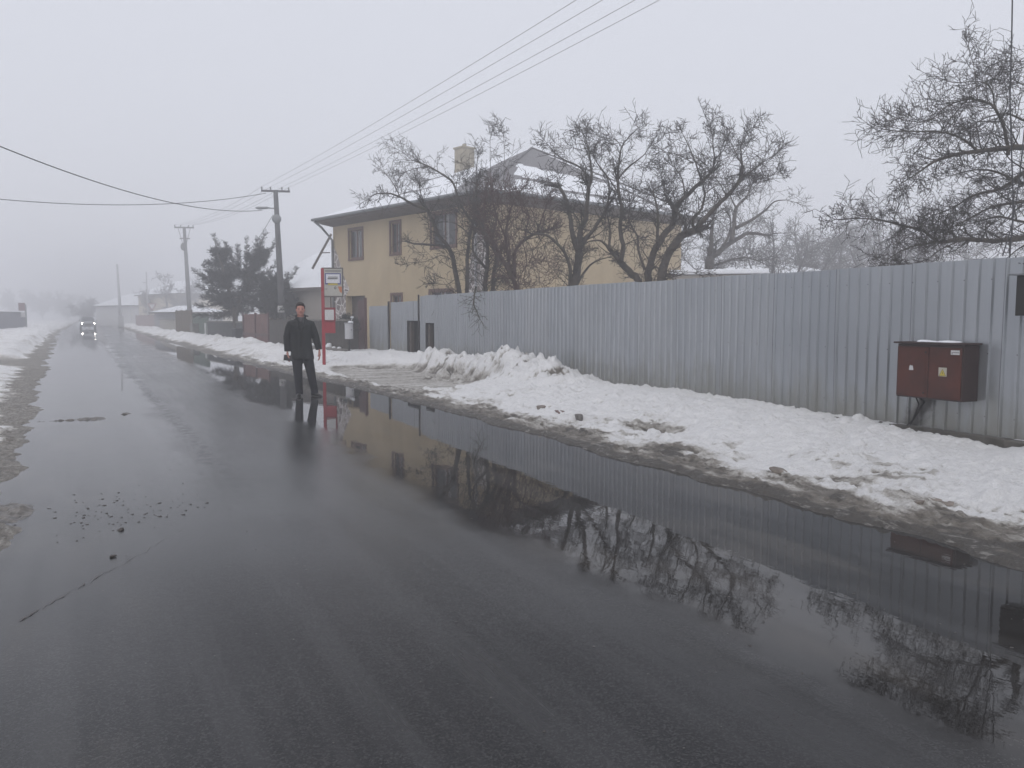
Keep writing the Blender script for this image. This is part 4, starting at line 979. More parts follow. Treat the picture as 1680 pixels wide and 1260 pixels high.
for L_, s in ((LL, -1), (LR, 1)):
    m1 = (L_[1][0], L_[1][1], L_[1][2]); m0 = ((L_[0][0] * .9 + L_[1][0] * .1), 0, .90)
    t2_.tube([(L_[0][0], 0, .96), m0, ((L_[0][0] + L_[1][0]) / 2, -.005, .73), m1, ((L_[1][0] + L_[2][0]) / 2, .01, .30), (L_[2][0], L_[2][1], .12), (L_[2][0], L_[2][1] - .012, .045)], [.100, .112, .106, .090, .078, .072, .074], 16)
remesh(t2_, .008, 'trousers', TROU, man, 3)
def shoe(x, y, a):
    s_ = MB(); Mx = Matrix.Rotation(a, 4, 'Z'); L_ = [((0, .07, 0), .030), ((0, .03, 0), .042), ((0, -.06, 0), .044), ((0, -.13, 0), .046), ((0, -.185, 0), .034), ((0, -.205, 0), .012)]
    hts = [.075, .095, .075, .052, .038, .016]; n_ = 12; base = 0
    for (pc, r), hh in zip(L_, hts):
        for j in range(n_):
            an = math.tau * j / n_; q = Vector((r * math.cos(an), pc[1], max(0.004, hh * .5 + hh * .5 * math.sin(an)))); s_.v.append(Mx @ q + Vector((x, y, 0)))
    for i in range(5):
        for j in range(n_): a_ = i * n_ + j; b_ = i * n_ + (j + 1) % n_; s_.f.append((a_, b_, b_ + n_, a_ + n_))
    s_.f.append(tuple(range(n_))); s_.f.append(tuple(reversed(range(5 * n_, 6 * n_))))
    obj('shoe', s_, SHOE, man, smooth=True)
shoe(-.055, .01, R(-6)); shoe(.235, .0, R(42))
fl = thing('folder', 'small dark folder held in the hand of the man', 'folder', (0, 0, 0)); fl.location = wm(man) @ Vector((-.250, -.075, .755)); fl.rotation_euler = (0, R(8), FACE)
obj('folder_cover', MB().box((-.085, -.016, -.045), (.115, .0, .062)), M_INK, fl, bevel=.004); obj('folder_pages', MB().box((-.078, .001, -.038), (.108, .008, .055)), M_BLACK, fl)

# ================================================================ BARE TREES
def rvec(rg): 
    while True:
        v = Vector((rg.uniform(-1, 1), rg.uniform(-1, 1), rg.uniform(-1, 1)))
        if .1 < v.length < 1: return v.normalized()
def twig(mb, p, d, L, r, lvl, rg, P):
    n = 6 if lvl == 0 else (5 if lvl == 1 else 3); pts = [p]; rad = [r]; cur = p; dd = d.normalized(); seg = L / n
    for i in range(n):
        dd = (dd + rvec(rg) * P['wander'] + Vector((0, 0, P['up'] if lvl < 2 else P['up'] * .5))).normalized()
        cur = cur + dd * seg; pts.append(cur); rad.append(max(P['rmin'], r * (1 - .75 * (i + 1) / n)))
        if lvl < P['levels'] - 1 and (i > 0 or lvl > 0) and not (lvl == 1 and rg.random() < .3):
            for _ in range(P['kids'][lvl] if rg.random() < .88 else 0):
                side = (dd.cross(rvec(rg))).normalized(); kd = (dd * rg.uniform(.2, .9) + side * rg.uniform(.6, 1.1)).normalized()
                twig(mb, cur - dd * seg * rg.random(), kd, L * rg.uniform(.38, .70), max(P['rmin'], rad[-1] * .62), lvl + 1, rg, P)
    mb.tube(pts, rad, 4 if r > .012 else 3, False)
def smooth_path(pts, k=3):
    out = []
    n = len(pts)
    for i in range(n - 1):
        p0, p1, p2, p3 = pts[max(i - 1, 0)], pts[i], pts[i + 1], pts[min(i + 2, n - 1)]
        for j in range(k):
            t = j / k; out.append(.5 * ((2 * p1) + (-p0 + p2) * t + (2 * p0 - 5 * p1 + 4 * p2 - p3) * t * t + (-p0 + 3 * p1 - 3 * p2 + p3) * t ** 3))
    out.append(pts[-1]); return out
DEF = dict(wander=.17, up=.05, levels=3, kids=[1, 1, 1], rmin=.0045, len=1.0, dens=2.4)
def bare_tree(label, limbs, depth, seed, P=None, bark=None, twigm=None, group=None, cls='bare_tree', base=None, spread=.55, cat='tree'):
    """limbs: (list of (px,py), r0 metres, r1, depth drift) traced in the photograph; each gets its own run in depth"""
    P = {**DEF, **(P or {})}; rg = random.Random(seed); bark = bark or M_BARK; twigm = twigm or M_TWIG
    first = limbs[0][0][0]; b0 = AT(first[0], first[1], depth)
    t = thing(cls, label, cat, (b0.x, b0.y, 0), 0, group)
    trunk = MB(); tw = MB(); ends = []
    for li, l in enumerate(limbs):
        pts, r0, r1 = l[0], l[1], l[2]; dr_ = l[3] if len(l) > 3 else rg.uniform(-.9, .9)
        d0 = l[4] if len(l) > 4 else 0.0
        P3_ = []; n_ = len(pts)
        for i, (x, y) in enumerate(pts):
            f = i / max(1, n_ - 1); P3_.append(AT(x, y, depth + d0 + dr_ * f + rg.uniform(-.08, .08) * (i > 0)))
        if li in (l[5] if len(l) > 5 else ()) or (l[1] >= P.get('groundr', .07)):
            g_ = P3_[0]
            P3_ = [Vector((g_.x + (g_.x - P3_[1].x) * .3, g_.y, 0)), Vector((g_.x, g_.y, g_.z * .6))] + P3_ if l[1] >= P.get('groundr', .07) and l[0][0][1] > P.get('groundy', 430) else P3_
        S = smooth_path(P3_, 3); m = len(S); rad = [r0 + (r1 - r0) * (i / (m - 1)) ** .8 for i in range(m)]
        S = [s + rvec(rg) * rad[i] * .25 for i, s in enumerate(S)]
        trunk.tube(S, rad, 8 if r0 > .04 else 6, True)
        Ltot = sum((S[i + 1] - S[i]).length for i in range(m - 1)); acc = 0
        for i in range(1, m):
            seg = (S[i] - S[i - 1]); acc += seg.length; f = acc / Ltot
            if S[i].z < P.get('zmin', 2.2): continue
            lam = P['dens'] * seg.length * (.35 + 1.3 * f) * (l[6] if len(l) > 6 else 1)
            k = int(lam) + (rg.random() < lam % 1)
            for _ in range(k):
                dd = seg.normalized(); side = dd.cross(rvec(rg)).normalized(); q = S[i - 1].lerp(S[i], rg.random())
                L = P['len'] * rg.uniform(.35, 1.0) * (1.05 - .45 * f)
                twig(tw, q, dd * rg.uniform(.35, 1.2) + side + Vector((0, 0, .14)), L, max(P['rmin'], min(rad[i] * .45, .016)), 0, rg, P)
        for _ in range(3): twig(tw, S[-1], (S[-1] - S[-2]).normalized() + rvec(rg) * .45, P['len'] * rg.uniform(.3, .6), max(P['rmin'], r1 * .8), 0, rg, P)
    obj('trunk', trunk, bark, t, world=True, smooth=True); obj('crown', tw, twigm, t, world=True)
    return t
def Z2(*a): return [(600 + x / 4.2, 200 + y / 4.2) for x, y in a]
def Z3(*a): return [(850 + x / 4.345, 190 + y / 4.345) for x, y in a]
def Z4(*a): return [(1050 + x / 4.345, 190 + y / 4.345) for x, y in a]
def Z8(*a): return [(1280 + x / 3.15, 60 + y / 3.15) for x, y in a]
GT = 'bare fruit trees behind the metal fence'
FRU = dict(len=1.0, dens=5.0, rmin=.0055)
bare_tree('leftmost bare tree behind the fence, bending left with its tip toward the eaves', [
    (Z2((645, 1190), (610, 980), (570, 860), (500, 780), (460, 680), (430, 610)), .10, .045, -.5),
    (Z2((430, 610), (330, 570), (240, 520), (150, 490), (60, 500)), .045, .014, -.8, -.5),
    (Z2((570, 870), (500, 850), (420, 845), (330, 840)), .045, .030, .3, -.1, (), .25),
    (Z2((240, 520), (180, 410), (130, 350)), .016, .008, .2, -.6), (Z2((430, 610), (380, 500), (370, 440)), .02, .008, .2, -.5),
    (Z2((610, 960), (520, 920), (420, 960), (300, 970)), .018, .007, -.2), (Z2((620, 1080), (560, 1120), (490, 1110)), .012, .006, -.2)], 24.6, 1, FRU, group=GT)
bare_tree('bare tree with tall straight stem, long branch reaching over the roof towards the chimney', [
    (Z2((700, 1180), (700, 950), (715, 800), (740, 700), (750, 560), (765, 430)), .085, .03, .2),
    (Z2((740, 700), (650, 560), (605, 425), (540, 370), (440, 310), (380, 285)), .045, .018, .6, .2), (Z2((380, 285), (320, 262), (260, 210)), .016, .007, .3, .8),
    (Z2((440, 310), (340, 320), (270, 350)), .014, .006, .2, .7), (Z2((540, 370), (470, 390), (420, 400)), .012, .006, 0, .6),
    (Z2((740, 690), (770, 560), (760, 380), (770, 250)), .03, .008, -.3, .2), (Z2((720, 780), (620, 700), (540, 690)), .022, .01, -.3, .2)], 24.4, 2, {**FRU, 'dens': 3.6}, group=GT)
bare_tree('dense many-stemmed tree in the middle of the thicket by the house corner', [
    (Z2((820, 1175), (835, 1000), (840, 850), (800, 700), (770, 600)), .10, .03, .4), (Z2((835, 1010), (760, 930), (735, 850), (760, 720)), .05, .02, -.5, .1),
    (Z2((875, 1170), (880, 1040), (905, 940), (860, 830), (800, 740), (760, 640)), .09, .025, -.6), (Z2((840, 850), (900, 700), (880, 560), (860, 430)), .04, .012, .4, .3),
    (Z2((860, 430), (858, 250), (857, 120)), .012, .005, .1, .6, (), .3), (Z2((950, 420), (955, 250), (950, 90)), .010, .005, .1, .4, (), .3),
    (Z2((770, 600), (700, 500), (690, 420)), .025, .01, .2, .4), (Z2((905, 930), (960, 1000), (940, 1060)), .02, .012, .2), (Z2((800, 740), (720, 640), (640, 620)), .02, .009, .2)],
    23.4, 3, {**FRU, 'dens': 8.5, 'len': 1.1}, group=GT)
bare_tree('reddish twiggy tree with long upright shoots, right part of the thicket', [
    (Z2((1040, 1165), (1000, 1060), (940, 940), (905, 880)), .095, .045, -.4), (Z2((1020, 1080), (1030, 900), (1090, 820), (1180, 760), (1270, 740)), .06, .028, .5),
    (Z2((1000, 1050), (965, 800), (1000, 600), (1045, 500)), .05, .012, .2), (Z2((965, 800), (900, 650), (865, 520)), .03, .010, -.2), (Z2((905, 880), (850, 760), (820, 600)), .03, .01, -.2),
    (Z2((1090, 820), (1120, 650), (1090, 560)), .025, .008, .3), (Z2((1180, 760), (1230, 620), (1250, 540)), .025, .008, .3), (Z2((1080, 830), (1110, 950), (1090, 1080), (1100, 1130)), .016, .008, .2),
    (Z2((1180, 770), (1230, 860), (1250, 960)), .012, .006, .2), (Z2((1120, 830), (1170, 960), (1200, 1100)), .012, .005, .2)],
    21.9, 4, {**FRU, 'dens': 9, 'len': 1.15, 'up': .12}, M_BARK_RED, M_TWIG_RED, group=GT)
bare_tree('forked bare tree, trunk splitting low into four limbs, left of centre behind the fence', [
    (Z3((405, 1215), (420, 1080), (428, 960)), .13, .10, 0), (Z3((425, 965), (395, 870), (375, 750), (355, 640), (325, 560), (295, 510)), .075, .04, .5),
    (Z3((430, 960), (450, 800), (482, 740), (492, 600), (505, 510)), .08, .05, -.3), (Z3((505, 510), (525, 440), (515, 330), (505, 250), (485, 170)), .045, .010, -.3, -.3),
    (Z3((440, 950), (490, 870), (560, 780), (610, 700), (640, 640)), .06, .035, -.6), (Z3((500, 500), (480, 420), (440, 365), (350, 322), (290, 290), (220, 215)), .035, .009, .5, -.2),
    (Z3((425, 1195), (490, 1090), (560, 1035), (640, 1010)), .04, .012, -.5, 0, (), .2), (Z3((370, 1215), (372, 1100), (340, 990), (280, 910), (200, 850), (110, 845)), .075, .025, -.7),
    (Z3((640, 640), (650, 540), (640, 450), (590, 380), (545, 300)), .03, .009, .3, -.6), (Z3((440, 800), (430, 740), (400, 700)), .02, .01, 0), (Z3((460, 250), (400, 230), (330, 230)), .012, .006, 0),
    (Z3((350, 322), (300, 400), (250, 450)), .014, .006, .2), (Z3((515, 330), (470, 210), (440, 160)), .014, .005, .2)], 21.2, 5, FRU, group=GT)
bare_tree('leaning bare tree, trunk slanting up left, one tall straight limb, before the blank yellow wall', [
    (Z3((855, 1185), (790, 1110), (725, 1042)), .10, .08, .2), (Z3((725, 1042), (650, 950), (590, 890), (510, 895)), .055, .015, .5), (Z3((735, 1045), (747, 920), (725, 800), (738, 680), (720, 560), (708, 450)), .065, .035, -.3),
    (Z3((708, 450), (720, 330), (740, 220), (800, 140), (830, 108)), .03, .007, -.2, -.3), (Z3((650, 945), (655, 820), (635, 700)), .04, .014, .4), (Z3((708, 460), (770, 380), (860, 310), (905, 270), (945, 205)), .026, .007, -.5, -.3),
    (Z3((720, 560), (650, 450), (560, 330), (535, 290)), .022, .007, .5, -.2), (Z3((738, 680), (790, 640), (850, 560)), .02, .008, .2), (Z3((740, 220), (690, 170), (620, 160)), .012, .005, .2, -.3),
    (Z3((740, 780), (800, 800), (850, 850)), .018, .01, .2), (Z3((630, 760), (560, 800), (510, 820)), .016, .007, .1)], 20.6, 6, FRU, group=GT)
bare_tree('bare tree with a gently curving dark trunk at the right end of the yellow house', [
    (Z4((60, 1175), (62, 1090), (120, 930), (190, 830), (240, 760), (250, 680)), .105, .07, .3), (Z4((250, 680), (290, 610), (360, 540), (440, 470), (500, 410)), .07, .035, -.4, .2),
    (Z4((500, 410), (530, 330), (520, 200), (505, 70)), .03, .006, -.2, -.1), (Z4((440, 470), (395, 330), (340, 200), (300, 120)), .028, .007, .4), (Z4((125, 910), (125, 820), (128, 700), (110, 600), (95, 535), (150, 500)), .045, .014, .3),
    (Z3((905, 1100), (860, 960), (850, 860), (795, 760), (790, 690)), .04, .012, .2), (Z4((60, 1100), (90, 1080), (130, 1085), (150, 1110)), .025, .02, .1, 0, (), .1), (Z4((320, 570), (300, 450), (250, 370)), .025, .008, .2),
    (Z4((520, 330), (580, 260), (620, 200)), .016, .006, .2), (Z4((380, 340), (280, 280), (190, 260)), .016, .006, .2), (Z4((250, 680), (200, 600), (140, 400)), .018, .007, .3)], 20.0, 7, {**FRU, 'dens': 5.8}, group=GT)
bare_tree('bare tree sweeping up to the right, the one with the widest crown behind the fence', [
    (Z4((150, 1175), (172, 1050), (240, 920), (310, 850), (390, 820)), .12, .085, .3), (Z4((390, 820), (460, 740), (540, 650), (640, 550), (705, 465)), .07, .04, -.3, .3),
    (Z4((705, 465), (735, 380), (700, 300), (650, 200)), .035, .008, -.3), (Z4((385, 815), (382, 740), (440, 660), (462, 560), (450, 490)), .045, .018, .4, .3), (Z4((315, 845), (322, 780), (280, 710), (230, 620), (180, 570)), .045, .012, .5, .3),
    (Z4((710, 460), (800, 390), (880, 330), (960, 280)), .028, .007, .3), (Z4((610, 570), (600, 540), (560, 470), (500, 410)), .02, .008, .2), (Z4((735, 380), (720, 200), (795, 105)), .022, .006, .1),
    (Z4((760, 420), (860, 430), (970, 415)), .016, .006, .2), (Z4((460, 560), (540, 500), (640, 490)), .016, .007, .2), (Z4((640, 550), (700, 560), (800, 480)), .014, .006, .2), (Z4((180, 1100), (240, 1110), (380, 1115)), .015, .008, .1, 0, (), .2)],
    19.4, 8, {**FRU, 'dens': 6.2}, group=GT)
bare_tree('greyer bare tree further back in the fog, right of the widest crown', [
    (Z4((480, 1145), (500, 1010)), .24, .20, 0), (Z4((500, 1010), (600, 940), (720, 860), (800, 835), (900, 850)), .16, .05, 1), (Z4((500, 1010), (510, 860), (520, 740)), .14, .05, -1),
    (Z4((650, 900), (670, 780), (685, 660), (760, 580), (790, 500)), .13, .03, 1), (Z4((680, 800), (800, 740), (900, 670), (960, 610), (1050, 600)), .09, .015, -1), (Z4((500, 1100), (580, 1050), (740, 1010), (840, 1035)), .08, .03, .5),
    (Z4((590, 930), (640, 830), (645, 740)), .07, .03, .5), (Z4((470, 1120), (400, 1100), (340, 1040)), .04, .015, .5), (Z4((520, 740), (450, 800), (400, 860)), .04, .015, .5), (Z4((685, 660), (640, 560), (620, 470)), .05, .015, .4)],
    37, 9, dict(len=1.8, dens=3.0, rmin=.008), group='bare trees in the fog')
# the near tree whose trunk stands just beyond the right edge of the frame
bare_tree('large dense bare tree overhanging the fence at the right edge of the frame', [
    ([(1740, 470), (1725, 380), (1715, 290), (1712, 225), (1716, 170)], .17, .05, .3, 0, (), .5), (Z8((1400, 600), (1260, 572), (1130, 580), (1020, 592), (900, 612), (790, 650), (720, 700), (620, 762)), .06, .007, -.4),
    (Z8((1020, 592), (930, 520), (820, 492), (700, 490), (600, 488), (530, 478)), .024, .005, -.2, -.1), (Z8((1180, 610), (1160, 480), (1110, 370), (1040, 332), (960, 326), (860, 360), (760, 440), (640, 432)), .034, .005, .3, -.1),
    (Z8((1110, 370), (1090, 270), (1030, 232), (900, 238), (830, 215)), .016, .005, .3), (Z8((1420, 1030), (1260, 1042), (1100, 1056), (950, 1046), (820, 1060), (740, 1002), (640, 980), (520, 950), (400, 940), (290, 945)), .052, .005, -.3),
    (Z8((820, 1060), (700, 1080), (620, 1110), (560, 1150)), .02, .005, -.2, -.2), (Z8((950, 1046), (850, 1090), (760, 1150)), .016, .005, -.2, -.2), (Z8((1350, 660), (1260, 700), (1150, 780), (1000, 820), (900, 880), (780, 930)), .045, .006, .4),
    (Z8((1400, 150), (1260, 158), (1200, 180), (1090, 192)), .012, .005, .2), (Z8((1020, 330), (1000, 150), (970, 55)), .008, .004, .1, 0, (), .4), (Z8((1400, 820), (1260, 850), (1100, 880), (960, 950), (860, 1000)), .04, .006, .2),
    (Z8((1390, 420), (1280, 440), (1180, 400), (1060, 420), (980, 470)), .028, .006, .3), (Z8((1400, 300), (1300, 270), (1200, 220)), .022, .006, .2), (Z8((1380, 740), (1250, 760), (1120, 700), (1000, 690), (880, 720)), .035, .006, .3),
    (Z8((1380, 940), (1260, 960), (1130, 930), (1010, 960), (900, 980)), .03, .006, .3), (Z8((960, 330), (900, 400), (850, 470)), .010, .005, .2)],
    13.2, 10, dict(len=.78, dens=16.0, rmin=.0038, kids=[1, 1, 1], wander=.18, groundr=.15, up=.03))
# drooping branch with moss that hangs over the fence
hb_ = thing('hanging_branch', 'mossy branch tip drooping over the fence top in front of the sheet metal', 'branch', tuple(AT(780, 478, 20.6)))
hm = MB(); rg2 = random.Random(77)
pts = [AT(x, y, 19.3 + i * -.03) for i, (x, y) in enumerate(((781, 470), (778, 485), (777, 500), (785, 518), (790, 528)))]
for i in range(len(pts) - 1):
    for _ in range(6): twig(hm, pts[i].lerp(pts[i + 1], rg2.random()), Vector((rg2.uniform(-1, 1), rg2.uniform(-.6, .6), rg2.uniform(-.9, .4))), .5 * rg2.uniform(.4, 1), .008, 1, rg2, {**DEF, 'levels': 3, 'up': -.02})
hm.tube(pts, [.02, .018, .015, .01, .006], 6)
obj('branch', hm, mat('mossy_bark', (.050, .058, .038), .9, color2=(.075, .062, .045), vscale=6), hb_, world=True)
# generic bare trees far back in the fog
def free_tree(label, px, pbase, depth, h, w, seed, group, P=None, cls='bare_tree'):
    rg = random.Random(seed); b0 = AT(px, 518, depth); t = thing(cls, label, 'tree', (b0.x, b0.y, 0), rg.uniform(0, 6), group)
    trunk = MB(); tw = MB(); P = {**DEF, 'len': h * .24, 'dens': 4.2, 'rmin': .00024 * depth, 'kids': [1, 1, 1], **(P or {})}
    nb = rg.randint(4, 6); fz = h * rg.uniform(.12, .22); trunk.tube([(0, 0, 0), (.03 * h * rg.uniform(-1, 1), 0, fz)], [h * .03, h * .024], 8)
    for k in range(nb):
        a = math.tau * k / nb + rg.uniform(-.4, .4); pts = [Vector((0, 0, fz * .95))]; d_ = Vector((math.cos(a) * rg.uniform(.4, 1), math.sin(a) * rg.uniform(.4, 1), rg.uniform(.7, 1.5))).normalized()
        L = h * rg.uniform(.6, .85)
        for i in range(7):
            d_ = (d_ + rvec(rg) * .22 + Vector((0, 0, .05))).normalized(); st_ = d_ * L / 7; st_.x *= w; st_.y *= w; pts.append(pts[-1] + st_)
        pts = smooth_path(pts, 2); m = len(pts); rad = [h * .018 * (1 - .85 * i / (m - 1)) for i in range(m)]; trunk.tube(pts, rad, 6)
        for i in range(3, m):
            k2 = P['dens'] * (pts[i] - pts[i - 1]).length / (h / 7) * 1.1
            for _ in range(int(k2) + (rg.random() < k2 % 1)):
                dd = (pts[i] - pts[i - 1]).normalized(); twig(tw, pts[i - 1].lerp(pts[i], rg.random()), dd * .5 + dd.cross(rvec(rg)).normalized() + Vector((0, 0, .2)), P['len'] * rg.uniform(.4, 1), max(P['rmin'], rad[i] * .4), 0, rg, P)
    fm = M_TWIGMIST if depth > 90 else M_TWIGHAZE
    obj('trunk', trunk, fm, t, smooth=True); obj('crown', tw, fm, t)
    return t
GF = 'bare trees in the fog'
for i, (px, dp, h_, w_, lb) in enumerate(((1265, 50, 7.2, 1.1, 'low foggy bare tree just right of the greyer tree'), (1330, 58, 7.8, 1.1, 'low foggy bare tree in the middle of the gap above the fence'), (1385, 62, 9.0, 1.1, 'pale foggy bare tree behind the left reach of the overhanging tree'),
        (1462, 44, 7.2, 1.1, 'foggy bare tree seen through the overhanging tree'), (1216, 62, 8.2, 1.1, 'faint bare tree behind the greyer tree'), (1560, 56, 7.4, 1.2, 'foggy bare tree hidden behind the dense twigs at the right'),
        (1295, 75, 9.0, 1.2, 'palest low tree above the fence, far back'), (1425, 76, 11.0, 1.2, 'palest wide tree behind the pale foggy ones'))):
    free_tree(lb, px, 0, dp, h_, w_, 100 + i, GF)
for i, (px, dp, h_, w_, lb) in enumerate(((283, 96, 7.2, 1.0, 'foggy tree beyond the snow-roofed shed by the second pole'), (262, 118, 5.6, 1.2, 'very faint tree left of the foggy one beyond the shed'), (146, 150, 4.6, 1.3, 'dim bush-like tree right behind the oncoming car'), (70, 240, 9, 1.5, 'barely visible tree at the far left horizon'), (20, 230, 9, 1.3, 'barely visible tree at the left frame edge'), (112, 250, 8, 1.4, 'barely visible tree far behind the road bend'))):
    free_tree(lb, px, 0, dp, h_, w_, 200 + i, 'far trees at the end of the street')
# ---- conifer beside the poles
def conifer(label, tops, base, depth, boughs, seed):
    rg = random.Random(seed); b0 = AT(*base, depth); t = thing('conifer_tree', label, 'tree', (b0.x, b0.y, 0)); tr = MB(); fo = MB(); wd = MB()
    def spray(p, d, L):
        n = max(2, int(L / .045)); side = d.cross(Vector((0, 0, 1))); side = side.normalized() if side.length > .05 else rvec(rg)
        for i in range(n):
            q = p + d * (L * i / n); wq = .17 * (1 - .6 * i / n)
            for s in (-1, 1):
                e_ = (d * .7 + side * s + rvec(rg) * .45).normalized() * wq * rg.uniform(.6, 1.2); w_ = rvec(rg).cross(e_).normalized() * .014
                m_ = q + e_ * .5; fo.poly([q, m_ + w_, q + e_, m_ - w_])
    def bough(p0, p1, r, L):
        n = 8; prev = None; pts = []
        for i in range(n + 1):
            f = i / n; q = p0.lerp(p1, f) + Vector((0, 0, -.25 * math.sin(f * math.pi) * (p1 - p0).length * .3)) + rvec(rg) * .03; pts.append(q)
        wd.tube(pts, [r * (1 - .8 * i / n) for i in range(n + 1)], 5)
        for i in range(1, n + 1):
            f = i / n; dd = (pts[i] - pts[i - 1]).normalized(); sp = L * (1.0 - .62 * f) + .12
            for _ in range(9):
                s_ = (dd.cross(rvec(rg))).normalized(); d_ = (dd * rg.uniform(.4, 1.1) + s_ * rg.uniform(.4, 1.0) + Vector((0, 0, .12))).normalized()
                q = pts[i - 1].lerp(pts[i], rg.random()); l_ = sp * rg.uniform(.45, 1); wd.tube([q, q + d_ * l_], [.008, .003], 3, False); spray(q + d_ * .04, d_, l_)
    T = [AT(x, y, depth + dz) for x, y, dz in tops]
    for k, tp in enumerate(T):
        mid = b0.lerp(tp, .45); tr.tube([Vector((b0.x, b0.y, 0)), Vector((b0.x, b0.y, b0.z)), mid + Vector((.0, 0, .3)), tp], [.17, .14, .09, .02], 8)
    for (ax, ay, bx_, by_, L) in boughs:
        dz = rg.uniform(-1.0, 1.0); p0 = AT(ax, ay, depth + rg.uniform(-.2, .2)); p1 = AT(bx_, by_, depth + dz); bough(p0, p1, .035, L)
    for k in range(46):     # filling boughs all round the trunk
        f = rg.uniform(.12, .85); c0_ = b0.lerp(T[k % len(T)], f); c0_.z = max(.6, c0_.z); a = rg.uniform(0, math.tau); l_ = 1.75 * (1 - f) ** .6 * rg.uniform(.6, 1)
        bough(c0_, c0_ + Vector((math.cos(a) * l_, math.sin(a) * l_, rg.uniform(.0, .45) * l_)), .03, .55)
    obj('trunk', tr, M_BARK, t, world=True, smooth=True); obj('boughs', wd, M_BARK, t, world=True); obj('crown', fo, M_NEEDLE, t, world=True); return t
def Z1(x, y): return (280 + x / 4.2, 280 + y / 4.2)
BG = []
for (a, b_, L) in (((430, 700), (295, 445), .30), ((430, 720), (285, 560), .34), ((450, 680), (375, 485), .30), ((470, 700), (465, 520), .34), ((520, 720), (525, 475), .26), ((540, 700), (600, 470), .40), ((540, 700), (655, 425), .38), ((540, 720), (700, 520), .42),
        ((540, 740), (725, 475), .26), ((540, 760), (730, 640), .30), ((420, 800), (150, 680), .32), ((420, 820), (220, 640), .32), ((420, 850), (185, 790), .34), ((420, 880), (165, 930), .40), ((420, 900), (210, 870), .36), ((440, 820), (330, 640), .40),
        ((450, 850), (560, 780), .40), ((470, 800), (640, 700), .38), ((430, 950), (170, 1000), .30), ((450, 960), (300, 1010), .45), ((450, 950), (560, 960), .38), ((420, 780), (300, 730), .44), ((500, 780), (590, 640), .45), ((560, 640), (640, 560), .42)):
    A_, B_ = Z1(*a), Z1(*b_); BG.append((A_[0], A_[1], B_[0], B_[1], L * 1.35))
conifer('dark ragged double-topped conifer beside the lamp pole', ((352, 395, -.2), (433, 388, .3)), Z1(445, 1010), 46, BG, 9)
BG = []
for (a, b_, L) in (((720, 900), (640, 850), .36), ((720, 900), (790, 800), .34), ((720, 880), (690, 700), .34), ((720, 860), (870, 668), .22), ((730, 880), (800, 720), .34), ((720, 920), (620, 930), .36), ((720, 920), (760, 960), .34), ((710, 880), (620, 745), .18), ((700, 880), (740, 710), .4)):
    A_, B_ = Z1(*a), Z1(*b_); BG.append((A_[0], A_[1], B_[0], B_[1], L * 1.3))
conifer('smaller dark evergreen wrapped round the lamp pole, with one arm reaching right', ((452, 452, 0),), Z1(715, 1040), 43.6, BG, 19)

# ================================================================ FENCES, GATES AND SMALL THINGS ALONG THE STREET
def board_fence(name, label, cat, A, B, h0, m, ph=.0, pitch=.14, gap=.015, z0=.05, post=1.8, topr=False, jitter=.02, group=None, seed=0, picket=True):
    A, B = Vector((A[0], A[1], 0)), Vector((B[0], B[1], 0)); d = (B - A).normalized(); L = (B - A).length; n = Vector((d.y, -d.x, 0)); rg = random.Random(seed)
    t = thing(name, label, cat, tuple(A), 0, group); mb = MB(); u = 0
    while u < L:
        w = min(pitch - gap, L - u); h_ = h0 + rg.uniform(-jitter, jitter); c = A + d * (u + w / 2) + n * rg.uniform(0, .008); mb.obox((c.x, c.y, (z0 + h_) / 2), d * w / 2, n * .012, (0, 0, (h_ - z0) / 2)); u += pitch
    obj('boards', mb, m, t, world=True)
    rl = MB()
    for z_ in (z0 + .25, h0 - .25): c = (A + B) / 2 - n * .035; rl.obox((c.x, c.y, z_), d * L / 2, n * .02, (0, 0, .035))
    obj('rails', rl, m, t, world=True)
    k = 0
    while k * post <= L + .01: c = A + d * min(k * post, L - .05) - n * .09; obj('post', MB().obox((c.x, c.y, (h0 + .06) / 2), d * .05, n * .05, (0, 0, (h0 + .06) / 2)), M_DARKWOOD, t, world=True); k += 1
    return t
M_BRNGATE = mat('redbrown_gate', (.085, .028, .028), .55, var=.3, vscale=3); M_PINK = mat('faded_red_boards', (.17, .085, .075), .8, var=.25, vscale=2)
M_GRNF = mat('green_boards', (.085, .12, .095), .8, var=.2); M_BRNF = mat('brown_boards', (.13, .10, .07), .8, var=.3); M_OLD = mat('old_board_fence', (.055, .047, .038), .9, var=.35, vscale=3)
a = AT(503, 560, 34.5); b = AT(572, 560, 29.5)
bf = board_fence('garden_fence', 'dark old garden fence on a low stone base behind the bus stop post', 'fence', a, b, 1.38, M_OLD, seed=1, jitter=.012)
c0_ = Vector((a.x, a.y, 0)); c1_ = Vector((b.x, b.y, 0)); dd_ = (c1_ - c0_).normalized(); nn_ = Vector((dd_.y, -dd_.x, 0)); cc = (c0_ + c1_) / 2
obj('cap_board', MB().obox((cc.x, cc.y, 1.42), (c1_ - c0_) / 2, nn_ * .07, (0, 0, .03)), mat('cap_grey', (.17, .16, .14), .9), bf, world=True)
obj('stone_base', MB().obox((cc.x + nn_.x * .1, cc.y + nn_.y * .1, .16), (c1_ - c0_) / 2, nn_ * .16, (0, 0, .22)), M_CONC, bf, world=True, bevel=.03)
